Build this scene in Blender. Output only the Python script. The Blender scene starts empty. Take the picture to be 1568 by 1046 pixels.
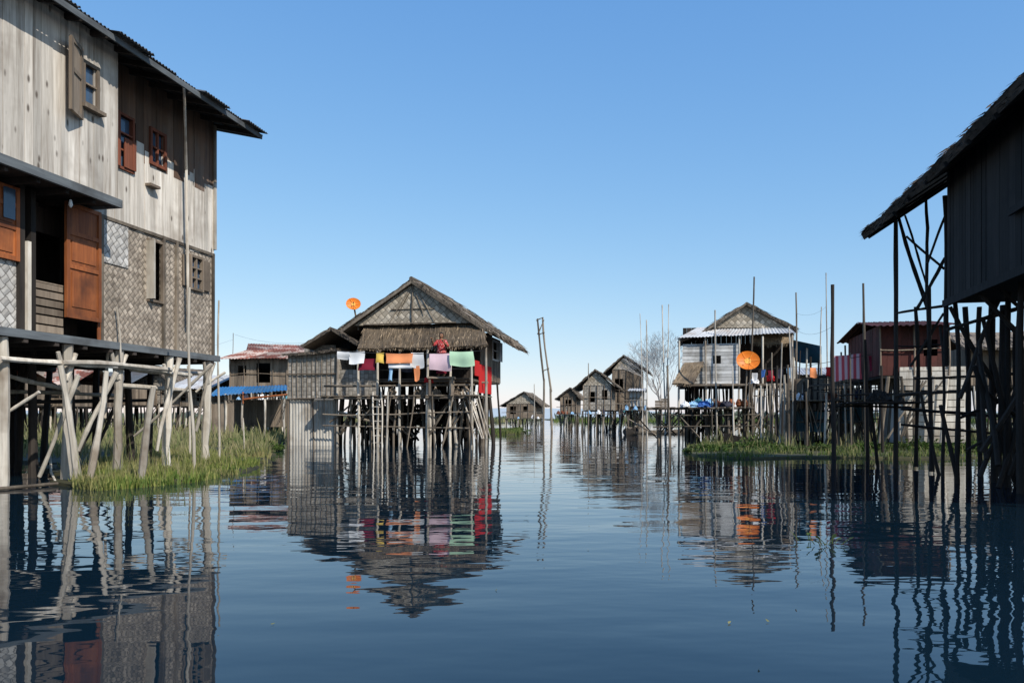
import bpy, math, random
from mathutils import Vector, Matrix, noise
R=random.Random(11)
F=1220.0;CX=784.0;HY=640.0;H=1.1
U=R.uniform
scene=bpy.context.scene
def D_of(py): return F*H/(py-HY)
def G(px,py,z=0.0):
    D=D_of(py); return ((px-CX)/F*D,D,z)
def W(px,py,D): return ((px-CX)/F*D,D,H+(HY-py)/F*D)

# ------------------------------------------------------------ materials
def new_mat(name):
    m=bpy.data.materials.new(name);m.use_nodes=True
    nt=m.node_tree;b=nt.nodes['Principled BSDF'];return m,nt,b
def N(nt,t,**k):
    n=nt.nodes.new(t)
    for a,v in k.items():
        if a in n.bl_rna.properties: setattr(n,a,v)
        else: n.inputs[a].default_value=v
    return n
def c4(c): return (c[0],c[1],c[2],1)
def mixc(nt,fac,a,b,mode='MIX'):
    n=nt.nodes.new('ShaderNodeMix');n.data_type='RGBA';n.blend_type=mode
    for idx,v in ((0,fac),(6,a),(7,b)):
        if hasattr(v,'links') or isinstance(v,bpy.types.NodeSocket): nt.links.new(v,n.inputs[idx])
        else: n.inputs[idx].default_value=v if idx==0 else c4(v)
    return n.outputs[2]
def math_(nt,op,a,b=0.0):
    n=nt.nodes.new('ShaderNodeMath');n.operation=op
    for i,v in ((0,a),(1,b)):
        if isinstance(v,bpy.types.NodeSocket): nt.links.new(v,n.inputs[i])
        else: n.inputs[i].default_value=v
    return n.outputs[0]
def noise_(nt,vec,scale,detail=3,rough=.6):
    n=nt.nodes.new('ShaderNodeTexNoise');n.inputs['Scale'].default_value=scale
    n.inputs['Detail'].default_value=detail;n.inputs['Roughness'].default_value=rough
    nt.links.new(vec,n.inputs['Vector']);return n.outputs[0]
def maprange(nt,v,a,b,c=0.,d=1.):
    n=nt.nodes.new('ShaderNodeMapRange');nt.links.new(v,n.inputs[0])
    for i,x in enumerate((a,b,c,d)): n.inputs[i+1].default_value=x
    return n.outputs[0]
def grain(name,c1,c2,stain=None,stretch=(14,14,.9),rough=.85,var=.5,spots=False,spec=.25,bump=.4,metal=0.,stain_amt=(.5,.68),drip=False):
    m,nt,b=new_mat(name)
    tc=N(nt,'ShaderNodeTexCoord');at=N(nt,'ShaderNodeAttribute',attribute_name='rnd')
    mp=N(nt,'ShaderNodeMapping');mp.inputs['Scale'].default_value=stretch
    add=nt.nodes.new('ShaderNodeVectorMath');add.operation='ADD'
    mul=nt.nodes.new('ShaderNodeVectorMath');mul.operation='SCALE';mul.inputs['Scale'].default_value=37.
    nt.links.new(at.outputs['Color'],mul.inputs[0]);nt.links.new(tc.outputs['Object'],mp.inputs[0])
    nt.links.new(mp.outputs[0],add.inputs[0]);nt.links.new(mul.outputs[0],add.inputs[1])
    n1=noise_(nt,add.outputs[0],1.,5,.65)
    col=mixc(nt,maprange(nt,n1,.3,.7),c1,c2)
    n2=noise_(nt,tc.outputs['Object'],.9,4,.6)
    if stain: col=mixc(nt,maprange(nt,n2,stain_amt[0],stain_amt[1],0,.85),col,stain)
    if drip:
        mp3=N(nt,'ShaderNodeMapping');mp3.inputs['Scale'].default_value=(7,7,.45);nt.links.new(tc.outputs['Object'],mp3.inputs[0])
        n4=noise_(nt,mp3.outputs[0],1.,4,.7);col=mixc(nt,maprange(nt,n4,.5,.72,0,.75),col,(.18,.14,.105))
    k=maprange(nt,at.outputs['Fac'],0,1,1-var*.6,1+var*.4)
    g=nt.nodes.new('ShaderNodeCombineColor')
    for i in range(3): nt.links.new(k,g.inputs[i])
    col=mixc(nt,1.,col,g.outputs[0],'MULTIPLY')
    if spots:
        v=N(nt,'ShaderNodeTexVoronoi');v.inputs['Scale'].default_value=1.
        mp2=N(nt,'ShaderNodeMapping');mp2.inputs['Scale'].default_value=(5.5,5.5,2.4)
        nt.links.new(tc.outputs['Object'],mp2.inputs[0]);nt.links.new(mp2.outputs[0],v.inputs['Vector'])
        col=mixc(nt,maprange(nt,v.outputs['Distance'],.08,.19,.9,0),col,(.09,.07,.055))
    nt.links.new(col,b.inputs['Base Color'])
    b.inputs['Roughness'].default_value=rough;b.inputs['Specular IOR Level'].default_value=spec
    b.inputs['Metallic'].default_value=metal
    if bump:
        bp=N(nt,'ShaderNodeBump');bp.inputs['Strength'].default_value=bump;bp.inputs['Distance'].default_value=.01
        nt.links.new(n1,bp.inputs['Height']);nt.links.new(bp.outputs[0],b.inputs['Normal'])
    return m
def weave(name,c1,c2,gap,k=7.,diag=True,gapw=.16,var=.3,patchy=.5):
    m,nt,b=new_mat(name)
    tc=N(nt,'ShaderNodeTexCoord');sp=N(nt,'ShaderNodeSeparateXYZ');nt.links.new(tc.outputs['Object'],sp.inputs[0])
    h=math_(nt,'ADD',sp.outputs[0],sp.outputs[1]);z=sp.outputs[2]
    nz=noise_(nt,tc.outputs['Object'],3.,3);wob=maprange(nt,nz,0,1,-.12,.12)
    h=math_(nt,'ADD',h,math_(nt,'MULTIPLY',wob,.5))
    if diag:
        a=math_(nt,'MULTIPLY',math_(nt,'ADD',h,z),k*.7071);c=math_(nt,'MULTIPLY',math_(nt,'SUBTRACT',h,z),k*.7071)
    else:
        a=math_(nt,'MULTIPLY',h,k);c=math_(nt,'MULTIPLY',z,k)
    fa=math_(nt,'FRACT',a);fc=math_(nt,'FRACT',c)
    ia=math_(nt,'FLOOR',a);ic=math_(nt,'FLOOR',c)
    par=math_(nt,'ABSOLUTE',math_(nt,'FRACT',math_(nt,'MULTIPLY',math_(nt,'ADD',ia,ic),.5)))
    par=math_(nt,'GREATER_THAN',par,.25)
    cx=N(nt,'ShaderNodeCombineXYZ');nt.links.new(ia,cx.inputs[0]);nt.links.new(ic,cx.inputs[1])
    wn=N(nt,'ShaderNodeTexWhiteNoise');nt.links.new(cx.outputs[0],wn.inputs['Vector'])
    ea=math_(nt,'MULTIPLY',math_(nt,'SUBTRACT',fa,.5),2);ea=math_(nt,'ABSOLUTE',ea)
    ec=math_(nt,'MULTIPLY',math_(nt,'SUBTRACT',fc,.5),2);ec=math_(nt,'ABSOLUTE',ec)
    mx=nt.nodes.new('ShaderNodeMix');nt.links.new(par,mx.inputs[0]);nt.links.new(ea,mx.inputs[2]);nt.links.new(ec,mx.inputs[3])
    e=mx.outputs[0]
    col=mixc(nt,wn.outputs[0],c1,c2)
    col=mixc(nt,math_(nt,'MULTIPLY',par,.3),col,gap)
    col=mixc(nt,maprange(nt,e,1-gapw*2,1-gapw*.6,0,.85),col,gap)
    n2=noise_(nt,tc.outputs['Object'],1.3,5,.7)
    col=mixc(nt,maprange(nt,n2,.42,.72,0,patchy),col,gap)
    nt.links.new(col,b.inputs['Base Color']);b.inputs['Roughness'].default_value=.8;b.inputs['Specular IOR Level'].default_value=.2
    bp=N(nt,'ShaderNodeBump');bp.inputs['Strength'].default_value=.5;bp.inputs['Distance'].default_value=.02
    nt.links.new(math_(nt,'SUBTRACT',1.,e),bp.inputs['Height']);nt.links.new(bp.outputs[0],b.inputs['Normal'])
    return m
def plain(name,c,rough=.8,var=.25,spec=.25): 
    return grain(name,c,tuple(x*.75 for x in c),stretch=(3,3,3),rough=rough,var=var,bump=0,spec=spec)

BOARD=grain('weathered_boards',(.70,.65,.575),(.42,.375,.32),stain=(.30,.255,.21),spots=True,var=.55,drip=True)
BOARDU=grain('unbleached_shade_boards',(.19,.115,.075),(.09,.06,.045),stain=(.14,.12,.10),var=.6)  # unbleached brown wood that also carries the eave shadow in its colour
BOARD2=grain('weathered_boards_brown',(.27,.215,.16),(.15,.115,.085),stain=(.09,.068,.052),var=.7)
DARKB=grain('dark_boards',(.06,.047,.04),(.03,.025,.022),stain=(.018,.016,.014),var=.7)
SHADEB=grain('shade_dark_boards',(.036,.03,.027),(.018,.016,.015),stain=(.011,.010,.010),var=.7)  # shade of the near right house put into its board colour
POST=grain('bleached_posts',(.68,.63,.55),(.38,.335,.27),stain=(.20,.155,.115),var=.6,stretch=(9,9,1.2))
POSTG=grain('grey_posts',(.25,.21,.16),(.12,.095,.075),stain=(.055,.045,.036),var=.9,stretch=(9,9,1.2))
POSTD=grain('dark_posts',(.042,.034,.028),(.019,.016,.014),var=.8,stretch=(9,9,1.2))  # dark wood, darkened further to carry the shade under the houses
DOOR=grain('reddish_teak',(.40,.13,.04),(.20,.06,.022),stain=(.09,.035,.018),var=.4,stretch=(16,16,1.2),rough=.6)
RUSTD=grain('red_brown_wood',(.24,.075,.04),(.12,.045,.028),var=.4)
INT=plain('dark_interior',(.02,.017,.014),var=.2)  # near black, so the shade inside openings sits in the colour
TRIM=grain('grey_blue_trim',(.16,.18,.19),(.09,.10,.11),stain=(.05,.05,.05),var=.3,stretch=(1,14,14))
WEAVE=weave('woven_bamboo_grey',(.54,.46,.37),(.30,.25,.20),(.075,.06,.045),k=10.,patchy=.55)
WEAVEP=weave('woven_bamboo_pale',(.66,.64,.6),(.46,.44,.41),(.10,.09,.08),k=8.)
WEAVET=weave('woven_bamboo_tan',(.58,.51,.41),(.34,.29,.22),(.10,.085,.065),k=5.,diag=True,patchy=.35)
WEAVEG=weave('woven_bamboo_weathered',(.46,.42,.365),(.31,.28,.24),(.11,.10,.08),k=6.,diag=False)
THATCH=grain('thatch',(.31,.235,.155),(.125,.092,.062),stain=(.085,.066,.05),var=1.1,stretch=(25,5,5),bump=.7)
THATCHG=grain('thatch_grey',(.25,.205,.155),(.10,.081,.066),stain=(.065,.053,.045),var=1.1,stretch=(25,5,5),bump=.7)
THATCHD=grain('thatch_dark',(.17,.13,.10),(.055,.045,.04),stain=(.03,.026,.022),var=1.1,stretch=(25,5,5),bump=.7)  # darkest of the thatch tones
TIN=grain('tin_grey',(.46,.47,.48),(.33,.34,.35),stain=(.24,.18,.14),var=.5,stretch=(2,2,2),rough=.55,spec=.5,bump=0)
TIND=grain('tin_dark',(.10,.11,.12),(.06,.065,.07),stain=(.08,.06,.045),var=.3,stretch=(2,2,2),rough=.6,spec=.4,bump=0)
TINR=grain('tin_rust',(.24,.085,.055),(.15,.055,.04),stain=(.42,.34,.29),var=.7,stretch=(3,3,3),rough=.8,bump=0,stain_amt=(.48,.54))
TINRD=grain('tin_rust_dark',(.13,.04,.032),(.08,.028,.023),stain=(.055,.027,.022),var=.5,stretch=(3,3,3),rough=.8,bump=0)
TINB=grain('tin_blue',(.03,.16,.36),(.03,.12,.26),stain=(.10,.17,.22),var=.4,stretch=(3,3,3),rough=.6,bump=0)
TINT=grain('teal_tin',(.06,.14,.17),(.04,.09,.12),stain=(.07,.06,.05),var=.6,stretch=(3,3,3),rough=.7,bump=0)
PALE=grain('bleached_panel',(.68,.65,.58),(.46,.42,.36),stain=(.30,.26,.21),var=.4,stretch=(8,8,.8),drip=True)
WHITEW=grain('whitewashed_boards',(.72,.72,.70),(.48,.48,.47),stain=(.24,.22,.19),var=.6,stretch=(1.5,1.5,9))
GLASS=plain('window_glass_blue',(.06,.10,.16),rough=.12,spec=.6)
ORANGE=plain('orange_dish_paint',(.85,.22,.02),rough=.45,var=.1)
BULB=plain('white_bulb',(.85,.85,.82),rough=.3)
BLACKM=plain('black_iron',(.03,.03,.032),rough=.6)
SOIL=grain('marsh_soil',(.07,.065,.03),(.04,.04,.02),stain=(.025,.025,.013),stretch=(2,2,2),bump=.3)
def cloth_mat(n,c): return grain('cloth_'+n,c,tuple(x*.85 for x in c),stretch=(2,2,2),var=.1,rough=.9,bump=0,spec=.1)
CL={k:cloth_mat(k,v) for k,v in dict(white=(.85,.85,.85),orange=(.90,.33,.14),pink=(.85,.62,.68),green=(.55,.80,.55),red=(.55,.03,.03),blue=(.06,.16,.45),dark=(.05,.05,.07),teal=(.1,.3,.35),maroon=(.22,.02,.04),sky=(.3,.5,.7),brown=(.2,.07,.04),yellow=(.8,.55,.12)).items()}

def leafmat(name,ca,cb,cc):
    m,nt,b=new_mat(name);at=N(nt,'ShaderNodeAttribute',attribute_name='rnd')
    tc=N(nt,'ShaderNodeTexCoord');n=noise_(nt,tc.outputs['Object'],.8,3)
    col=mixc(nt,at.outputs['Fac'],ca,cb);col=mixc(nt,maprange(nt,n,.42,.66),col,cc)
    nt.links.new(col,b.inputs['Base Color']);b.inputs['Roughness'].default_value=.7;b.inputs['Specular IOR Level'].default_value=.2
    tr=N(nt,'ShaderNodeBsdfTranslucent');nt.links.new(col,tr.inputs[0])
    mx=N(nt,'ShaderNodeMixShader');mx.inputs[0].default_value=.25
    nt.links.new(b.outputs[0],mx.inputs[1]);nt.links.new(tr.outputs[0],mx.inputs[2])
    nt.links.new(mx.outputs[0],nt.nodes['Material Output'].inputs[0]);return m
GRASS=leafmat('marsh_grass',(.14,.19,.04),(.27,.28,.08),(.32,.27,.13))
GRASSG=leafmat('green_grass',(.06,.115,.018),(.12,.175,.038),(.17,.17,.065))
REED=leafmat('dry_reed',(.32,.27,.15),(.20,.20,.08),(.14,.17,.06))
BUSH=leafmat('bush_leaf',(.035,.075,.013),(.09,.145,.026),(.07,.09,.028))
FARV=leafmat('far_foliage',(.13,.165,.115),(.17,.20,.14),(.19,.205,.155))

# ------------------------------------------------------------ mesh building
class Part:
    def __init__(s,name,mat,parent=None,smooth=False):
        s.name=name;s.mat=mat;s.parent=parent;s.smooth=smooth;s.v=[];s.f=[];s.r=[]
    def add(s,vs,fs,r=None):
        n=len(s.v);s.v.extend([tuple(v) for v in vs]);s.f.extend([tuple(i+n for i in f) for f in fs])
        r=R.random() if r is None else r
        s.r.extend([r]*len(vs))
    def box(s,a,b,r=None):
        x0,y0,z0=a;x1,y1,z1=b
        s.add([(x0,y0,z0),(x1,y0,z0),(x1,y1,z0),(x0,y1,z0),(x0,y0,z1),(x1,y0,z1),(x1,y1,z1),(x0,y1,z1)],
          [(0,3,2,1),(4,5,6,7),(0,1,5,4),(1,2,6,5),(2,3,7,6),(3,0,4,7)],r)
    def beam(s,p0,p1,w=.1,h=.1,up=(0,0,1),r=None):
        p0=Vector(p0);p1=Vector(p1);d=(p1-p0).normalized();up=Vector(up)
        if abs(d.dot(up))>.95: up=Vector((0,1,0))
        sd=d.cross(up).normalized()*w/2;uu=sd.cross(d).normalized()*h/2
        vs=[p+a*sd+b*uu for p in(p0,p1) for a,b in((-1,-1),(1,-1),(1,1),(-1,1))]
        s.add(vs,[(0,1,2,3),(7,6,5,4),(0,4,5,1),(1,5,6,2),(2,6,7,3),(3,7,4,0)],r)
    def stick(s,p0,p1,r0=.05,r1=None,seg=4,n=7,bend=.02,r=None,knob=.12):
        p0=Vector(p0);p1=Vector(p1);L=(p1-p0).length
        if L<1e-4:return
        r1=r0*.8 if r1 is None else r1;d=(p1-p0)/L
        a=d.orthogonal().normalized();b=d.cross(a)
        ph=U(0,6.28);amp=bend*L*U(.3,1.);ph2=U(0,6.28)
        vs=[];fs=[]
        for i in range(seg+1):
            t=i/seg;o=math.sin(t*math.pi)*amp+math.sin(t*math.pi*2.)*amp*.4
            c=p0+d*L*t+(a*math.cos(ph)+b*math.sin(ph))*o+(a*math.cos(ph2)+b*math.sin(ph2))*(U(-.3,.3)*amp if 0<i<seg else 0)
            rr=(r0+(r1-r0)*t)*(1+U(-knob,knob))
            for j in range(n):
                q=j/n*2*math.pi;vs.append(c+(a*math.cos(q)+b*math.sin(q))*rr)
        for i in range(seg):
            for j in range(n):
                k=(j+1)%n;fs.append((i*n+j,i*n+k,(i+1)*n+k,(i+1)*n+j))
        fs.append(tuple(range(n-1,-1,-1)));fs.append(tuple(seg*n+j for j in range(n)))
        s.add(vs,fs,r)
    def grid(s,fn,nu,nv,r=None):
        vs=[fn(i/nu,j/nv) for j in range(nv+1) for i in range(nu+1)]
        fs=[(j*(nu+1)+i,j*(nu+1)+i+1,(j+1)*(nu+1)+i+1,(j+1)*(nu+1)+i) for j in range(nv) for i in range(nu)]
        s.add(vs,fs,r)
    def blade(s,p,d,w,L,r=None,droop=0.):
        p=Vector(p);d=Vector(d).normalized();sd=Vector((U(-1,1),U(-1,1),U(-.3,.3)))
        sd=(sd-d*sd.dot(d)).normalized()*w/2
        m=p+d*L*.55;e=p+d*L+Vector((0,0,-droop*L))
        s.add([p-sd,p+sd,m+sd*.8,m-sd*.8,e],[(0,1,2,3),(3,2,4)],r)
    def done(s):
        if not s.v:return None
        me=bpy.data.meshes.new(s.name);me.from_pydata(s.v,[],s.f)
        at=me.attributes.new('rnd','FLOAT','POINT');at.data.foreach_set('value',s.r)
        me.materials.append(s.mat)
        if s.smooth: me.polygons.foreach_set('use_smooth',[True]*len(me.polygons))
        me.update()
        o=bpy.data.objects.new(s.name,me);scene.collection.objects.link(o)
        if s.parent: o.parent=s.parent
        return o
class House:
    def __init__(s,name,ox=0.,oy=0.,yaw=0.):
        s.e=bpy.data.objects.new(name,None);scene.collection.objects.link(s.e)
        s.e.location=(ox,oy,0);s.e.rotation_euler=(0,0,yaw);s.e.empty_display_size=.3
        s.ox,s.oy=ox,oy;s.ax=(math.cos(yaw),math.sin(yaw));s.ay=(-math.sin(yaw),math.cos(yaw));s.parts=[]
    def part(s,name,mat,smooth=False):
        p=Part(name,mat,s.e,smooth);s.parts.append(p);return p
    def lx(s,px,y=0.):
        k=(px-CX)/F;X=s.ox+y*s.ay[0];Y=s.oy+y*s.ay[1]
        return (k*Y-X)/(s.ax[0]-k*s.ax[1])
    def ly(s,px,x=0.):
        k=(px-CX)/F;X=s.ox+x*s.ax[0];Y=s.oy+x*s.ax[1]
        return (k*Y-X)/(s.ay[0]-k*s.ay[1])
    def dist(s,x,y): return s.oy+x*s.ax[1]+y*s.ay[1]
    def lz(s,py,x,y=0.): return H+(HY-py)/F*s.dist(x,y)
    def p(s,px,py,y=0.):
        x=s.lx(px,y);return (x,y,s.lz(py,x,y))
    def loc(s,w):
        dx=w[0]-s.ox;dy=w[1]-s.oy
        return (dx*s.ax[0]+dy*s.ax[1],dx*s.ay[0]+dy*s.ay[1],w[2])
    def done(s):
        for p in s.parts:p.done()
def mapper(axis,c):
    return (lambda a,t,z:(a,c+t,z)) if axis=='x' else (lambda a,t,z:(c+t,a,z))
def pbox(P,T,a0,a1,t0,t1,z0,z1,r=None):
    A=T(a0,t0,z0);B=T(a1,t1,z1)
    P.box(tuple(min(A[i],B[i]) for i in range(3)),tuple(max(A[i],B[i]) for i in range(3)),r)
def boards(P,axis,c,a0,a1,z0,z1,bw=.18,th=.025,op=(),horiz=False,gap=.006,top=None,rag=0.):
    T=mapper(axis,c)
    if not horiz:
        a=a0
        while a<a1-1e-4:
            w=min(bw*U(.75,1.25),a1-a);m=a+w/2;t=U(0,.014);zt=top(m) if top else z1
            segs=[(z0-U(0,rag),zt)]
            for (xa,xb,za,zb) in op:
                if xa-w*.3<m<xb+w*.3:
                    ns=[]
                    for (p,q) in segs:
                        if zb<=p or za>=q: ns.append((p,q))
                        else:
                            if za>p: ns.append((p,za))
                            if zb<q: ns.append((zb,q))
                    segs=ns
            r=R.random()
            for p,q in segs:
                if q-p>.01: pbox(P,T,a,a+w-gap,t,t+th,p,q,r)
            a+=w
    else:
        z=z0
        while z<z1-1e-4:
            w=min(bw*U(.85,1.15),z1-z);m=z+w/2;t=U(0,.012)
            segs=[(a0-U(0,rag),a1+U(0,rag))]
            for (xa,xb,za,zb) in op:
                if za<m<zb:
                    ns=[]
                    for (p,q) in segs:
                        if xb<=p or xa>=q: ns.append((p,q))
                        else:
                            if xa>p: ns.append((p,xa))
                            if xb<q: ns.append((xb,q))
                    segs=ns
            for p,q in segs:
                if q-p>.01: pbox(P,T,p,q,t,t+th,z,z+w-gap)
            z+=w
def panel(P,axis,c,a0,a1,z0,z1,th=.03,op=()):
    T=mapper(axis,c);xs=sorted(set([a0,a1]+[v for o in op for v in o[:2] if a0<v<a1]))
    zs=sorted(set([z0,z1]+[v for o in op for v in o[2:] if z0<v<z1]));r=R.random()
    for i in range(len(xs)-1):
        for j in range(len(zs)-1):
            mx=(xs[i]+xs[i+1])/2;mz=(zs[j]+zs[j+1])/2
            if any(o[0]<mx<o[1] and o[2]<mz<o[3] for o in op):continue
            pbox(P,T,xs[i],xs[i+1],0,th,zs[j],zs[j+1],r)
def frame(P,axis,c,a0,a1,z0,z1,w=.06,t0=-.04,t1=.05,muntin=0):
    T=mapper(axis,c)
    pbox(P,T,a0-w,a0,t0,t1,z0-w,z1+w);pbox(P,T,a1,a1+w,t0,t1,z0-w,z1+w)
    pbox(P,T,a0,a1,t0+.003,t1,z1,z1+w);pbox(P,T,a0,a1,t0+.003,t1,z0-w,z0)
    for i in range(muntin):
        m=z0+(z1-z0)*(i+1)/(muntin+1);pbox(P,T,a0,a1,t0+.015,t1-.02,m-.015,m+.015)
def gablepoly(P,y,pts,th=.03):
    n=len(pts);vs=[(x,y,z) for x,z in pts]+[(x,y+th,z) for x,z in pts]
    fs=[tuple(range(n)),tuple(range(2*n-1,n-1,-1))]+[(i,(i+1)%n+0,(i+1)%n+n,i+n) for i in range(n)]
    P.add(vs,fs)
def thatch(P,e0,e1,r0,r1,th=.14,dens=45,lift=.05,bl=(.35,.7),rows=7,bw=.03,fr=1.):
    e0,e1,r0,r1=map(Vector,(e0,e1,r0,r1))
    nrm=(e1-e0).cross(r0-e0).normalized()
    if nrm.z<0:nrm=-nrm
    Wd=(e1-e0).length;Ls=(r0-e0).length
    nu=max(4,min(40,int(Wd/.2)));nv=rows*2
    seed=U(0,99)
    def top(u,v):
        p=(e0.lerp(e1,u)).lerp(r0.lerp(r1,u),v)
        nz=noise.noise(p*2.1+Vector((seed,0,0)))*.06+noise.noise(p*7+Vector((seed,0,0)))*.02-math.sin(u*math.pi)*.05
        step=((v*rows)%1.0)*.05
        return p+nrm*(nz+.05-step*.8)+ (e0-r0).normalized()*(noise.noise(p*5)*.07 if v==0 else 0)
    def bot(u,v):
        return (e0.lerp(e1,u)).lerp(r0.lerp(r1,u),v)-nrm*(th+math.sin(u*math.pi)*.05)
    P.grid(top,nu,nv);P.grid(bot,nu,2)
    for a,b in(((0,0),(1,0)),((1,0),(1,1)),((1,1),(0,1)),((0,1),(0,0))):
        k=12;vs=[];
        for i in range(k+1):
            u=a[0]+(b[0]-a[0])*i/k;v=a[1]+(b[1]-a[1])*i/k
            vs+= [top(u,v),bot(u,v)]
        P.add(vs,[(2*i,2*i+2,2*i+3,2*i+1) for i in range(k)])
    dn=(e0-r0).normalized();n=int(Wd*Ls*dens)
    for i in range(n):
        u=R.random();v=R.random()
        d=dn+Vector((U(-.15,.15),U(-.15,.15),0))+nrm*U(-.02,lift)
        L=U(*bl)
        if v*Ls<L*.8: L=max(.1,v*Ls+U(0,.12))
        P.blade(top(u,v)+nrm*U(-.01,.03),d,bw*U(.6,1.3),L)
    for i in range(int(Wd*34)):
        u=R.random();d=dn+Vector((U(-.25,.25),U(-.25,.25),U(-.5,0)))
        P.blade(top(u,.02)-nrm*U(0,th),d,bw*U(.6,1.2),U(.08,.26)*fr)
    for sd in(0,1):
        ed=(e1-e0).normalized()*(1 if sd else -1)
        for i in range(int(Ls*25)):
            v=R.random();d=dn*U(.4,1)+ed*U(.1,.6)
            P.blade(top(sd,v)-nrm*U(0,th),d,bw*U(.6,1.2),U(.06,.2)*fr)
def corr(P,e0,e1,r0,r1,pitch=.1,amp=.018,sheet=.9,rows=1):
    e0,e1,r0,r1=map(Vector,(e0,e1,r0,r1));Wd=(e1-e0).length
    nrm=(e1-e0).cross(r0-e0).normalized();ns=max(1,round(Wd/sheet))
    for j in range(rows):
        for i in range(ns):
            u0=i/ns;u1=(i+1)/ns+(.01 if i<ns-1 else 0);v0=j/rows;v1=(j+1)/rows
            nu=max(4,int(Wd/ns/pitch*4));lf=U(0,.02);dz=U(-.03,.03)
            def fn(u,v,u0=u0,u1=u1,v0=v0,v1=v1,lf=lf,dz=dz):
                uu=u0+(u1-u0)*u;vv=v0+(v1-v0)*v+(dz if (j==0 and v==0) else 0)
                p=e0.lerp(e1,uu).lerp(r0.lerp(r1,uu),vv)
                return p+nrm*(math.sin(uu*Wd/pitch*2*math.pi)*amp+lf+j*.008)
            P.grid(fn,nu,2)
def cloth(P,a,b,L,fold=.025,nf=None,sag=.02,skew=0.):
    a=Vector(a);b=Vector(b);w=(b-a).length;nf=nf or max(.7,w*1.3);ph=U(0,6);dr=(b-a).normalized();nr=Vector((-dr.y,dr.x,0))
    sk=U(-.04,.04)
    def fn(u,v):
        p=a.lerp(b,u)+Vector((0,0,-sag*math.sin(u*math.pi)*w))
        l=L*(1+.06*math.sin(u*4+ph)+.05*(u-.5)*math.sin(ph))
        return p+Vector((0,0,-l*v))+nr*(math.sin(u*nf*6.28+ph)*fold*(.3+v)+.05*v*math.sin(ph+v*3))+dr*(sk*v+.03*math.sin(v*4+ph)*(u-.5))
    P.grid(fn,max(8,int(nf*8)),8)
def heap(P,c,rx,ry,h,seed=None):
    seed=U(0,99) if seed is None else seed
    def fn(u,v):
        a=u*6.2832;q=v
        rr=math.sin((1-q)*math.pi/2)
        X=Vector((math.cos(a)*1.6+seed,math.sin(a)*1.6,q*3))
        nz=1+.55*noise.noise(X)+.35*noise.noise(X*2.7)
        return (c[0]+math.cos(a)*rx*rr*nz,c[1]+math.sin(a)*ry*rr*nz,c[2]+h*math.sin(q*math.pi/2)*(1+.6*noise.noise(X*1.3)+.35*noise.noise(X*3.4)))
    P.grid(fn,26,10)
def dish(h_name,px,py,D,rad,base_py,base_px=None,tilt=.25,yaw=0.2):
    h=House(h_name,*W(px,py,D)[:2],0.)
    z=W(px,py,D)[2]
    bowl=h.part('bowl',ORANGE,True);rm=Matrix.Rotation(yaw,3,'Z')@Matrix.Rotation(-tilt,3,'X')
    def fn(u,v,o=0.):
        a=u*6.2832;r=v*rad;q=Vector((math.cos(a)*r,(v*v)*-rad*.22+o,math.sin(a)*r*.86));return rm@q+Vector((0,0,z))
    bowl.grid(fn,28,6);bowl.grid(lambda u,v:fn(u,v,.02),28,6)
    ribs=h.part('ribs',grain('rib_yellow',(.9,.5,.12),(.8,.4,.08),var=.1,bump=0))
    for i in range(6):
        a=i/6*6.28;ribs.stick(fn(a/6.2832,.08,-.012),fn(a/6.2832,1.,-.012),.008,.006,2,5,0)
    ribs.grid(lambda u,v:fn(u,v*.3,-.015),16,2)
    feed=h.part('feed_arm',BLACKM);fp=rm@Vector((0,-rad*.75,0))+Vector((0,0,z))
    feed.stick(fn(.75,1.),fp,.008,.008,2,5,0);feed.stick(fp,fp+rm@Vector((0,.06,0)),.02,.025,1,8,0)
    mast=h.part('mast',POSTG);bz=W(px,base_py,D)[2];bx=0 if base_px is None else (base_px-px)/F*D
    mast.stick((0,.06,z+.02),(bx,.12,bz),.03,.035,3,7,.01)
    h.done();return h
CH=math.atan(256/1220.)
# ============================================================ LEFT BIG HOUSE
Lh=House('two_storey_stilt_house',-6.73,18.0,math.pi/2-CH)
z1=2.5;z2=4.9;XN=-9.0;ZE=7.55;SL=.24;OV=1.05;WD=6.5
roofz=lambda y:ZE+SL*(y+OV)
xb=Lh.lx(180,-.6);x155=Lh.lx(155,0)
def opn(px0,px1,py0,py1,y):
    xa=Lh.lx(px0,y);xc=Lh.lx(px1,y);m=(xa+xc)/2
    return (xa,xc,Lh.lz(py1,m,y),Lh.lz(py0,m,y))
bd=Lh.part('wall_boards',BOARD);bu=Lh.part('unbleached_eave_shade_boards',BOARDU)
wA=opn(128,146,103,160,-.6)
boards(bd,'x',-.6,XN,xb,z2+.04,roofz(-.6)-.03,.2,.03,[wA],rag=.05)
boards(bd,'y',xb-.03,-.6,0,z2,roofz(-.3),.2)
w1=opn(181,201,180,258,0);w2=opn(231,250,205,252,0)
def bleach_shade_edge(a): return 6.36+.16*noise.noise(Vector((a*2.3,0,0)))+.22*noise.noise(Vector((a*7,4,0)))  # ragged top of the pale boards, along the eave shadow edge
boards(bd,'x',0,xb-.2,0,z2-.12,6.5,.19,.03,[w1,w2],rag=.09,top=bleach_shade_edge)
boards(bu,'x',.004,xb-.2,0,6.1,roofz(0)-.03,.19,.022,[w1,w2])  # brown boards paint in the eave shadow above that edge
boards(bd,'y',-.03,0.03,WD,z1,7.6,.2,.03,top=lambda a:roofz(a if a<3.2 else 6.4-a)-.03)
boards(bd,'x',WD,XN,0,z1,roofz(-.1)-.2,.22)
boards(bd,'y',XN,0,WD,z1,7.6,.2,top=lambda a:roofz(a if a<3.2 else 6.4-a)-.03)
wv=Lh.part('woven_wall',WEAVE)
l1=opn(228,247,372,460,0);l2=opn(292,308,396,442,0)
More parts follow.
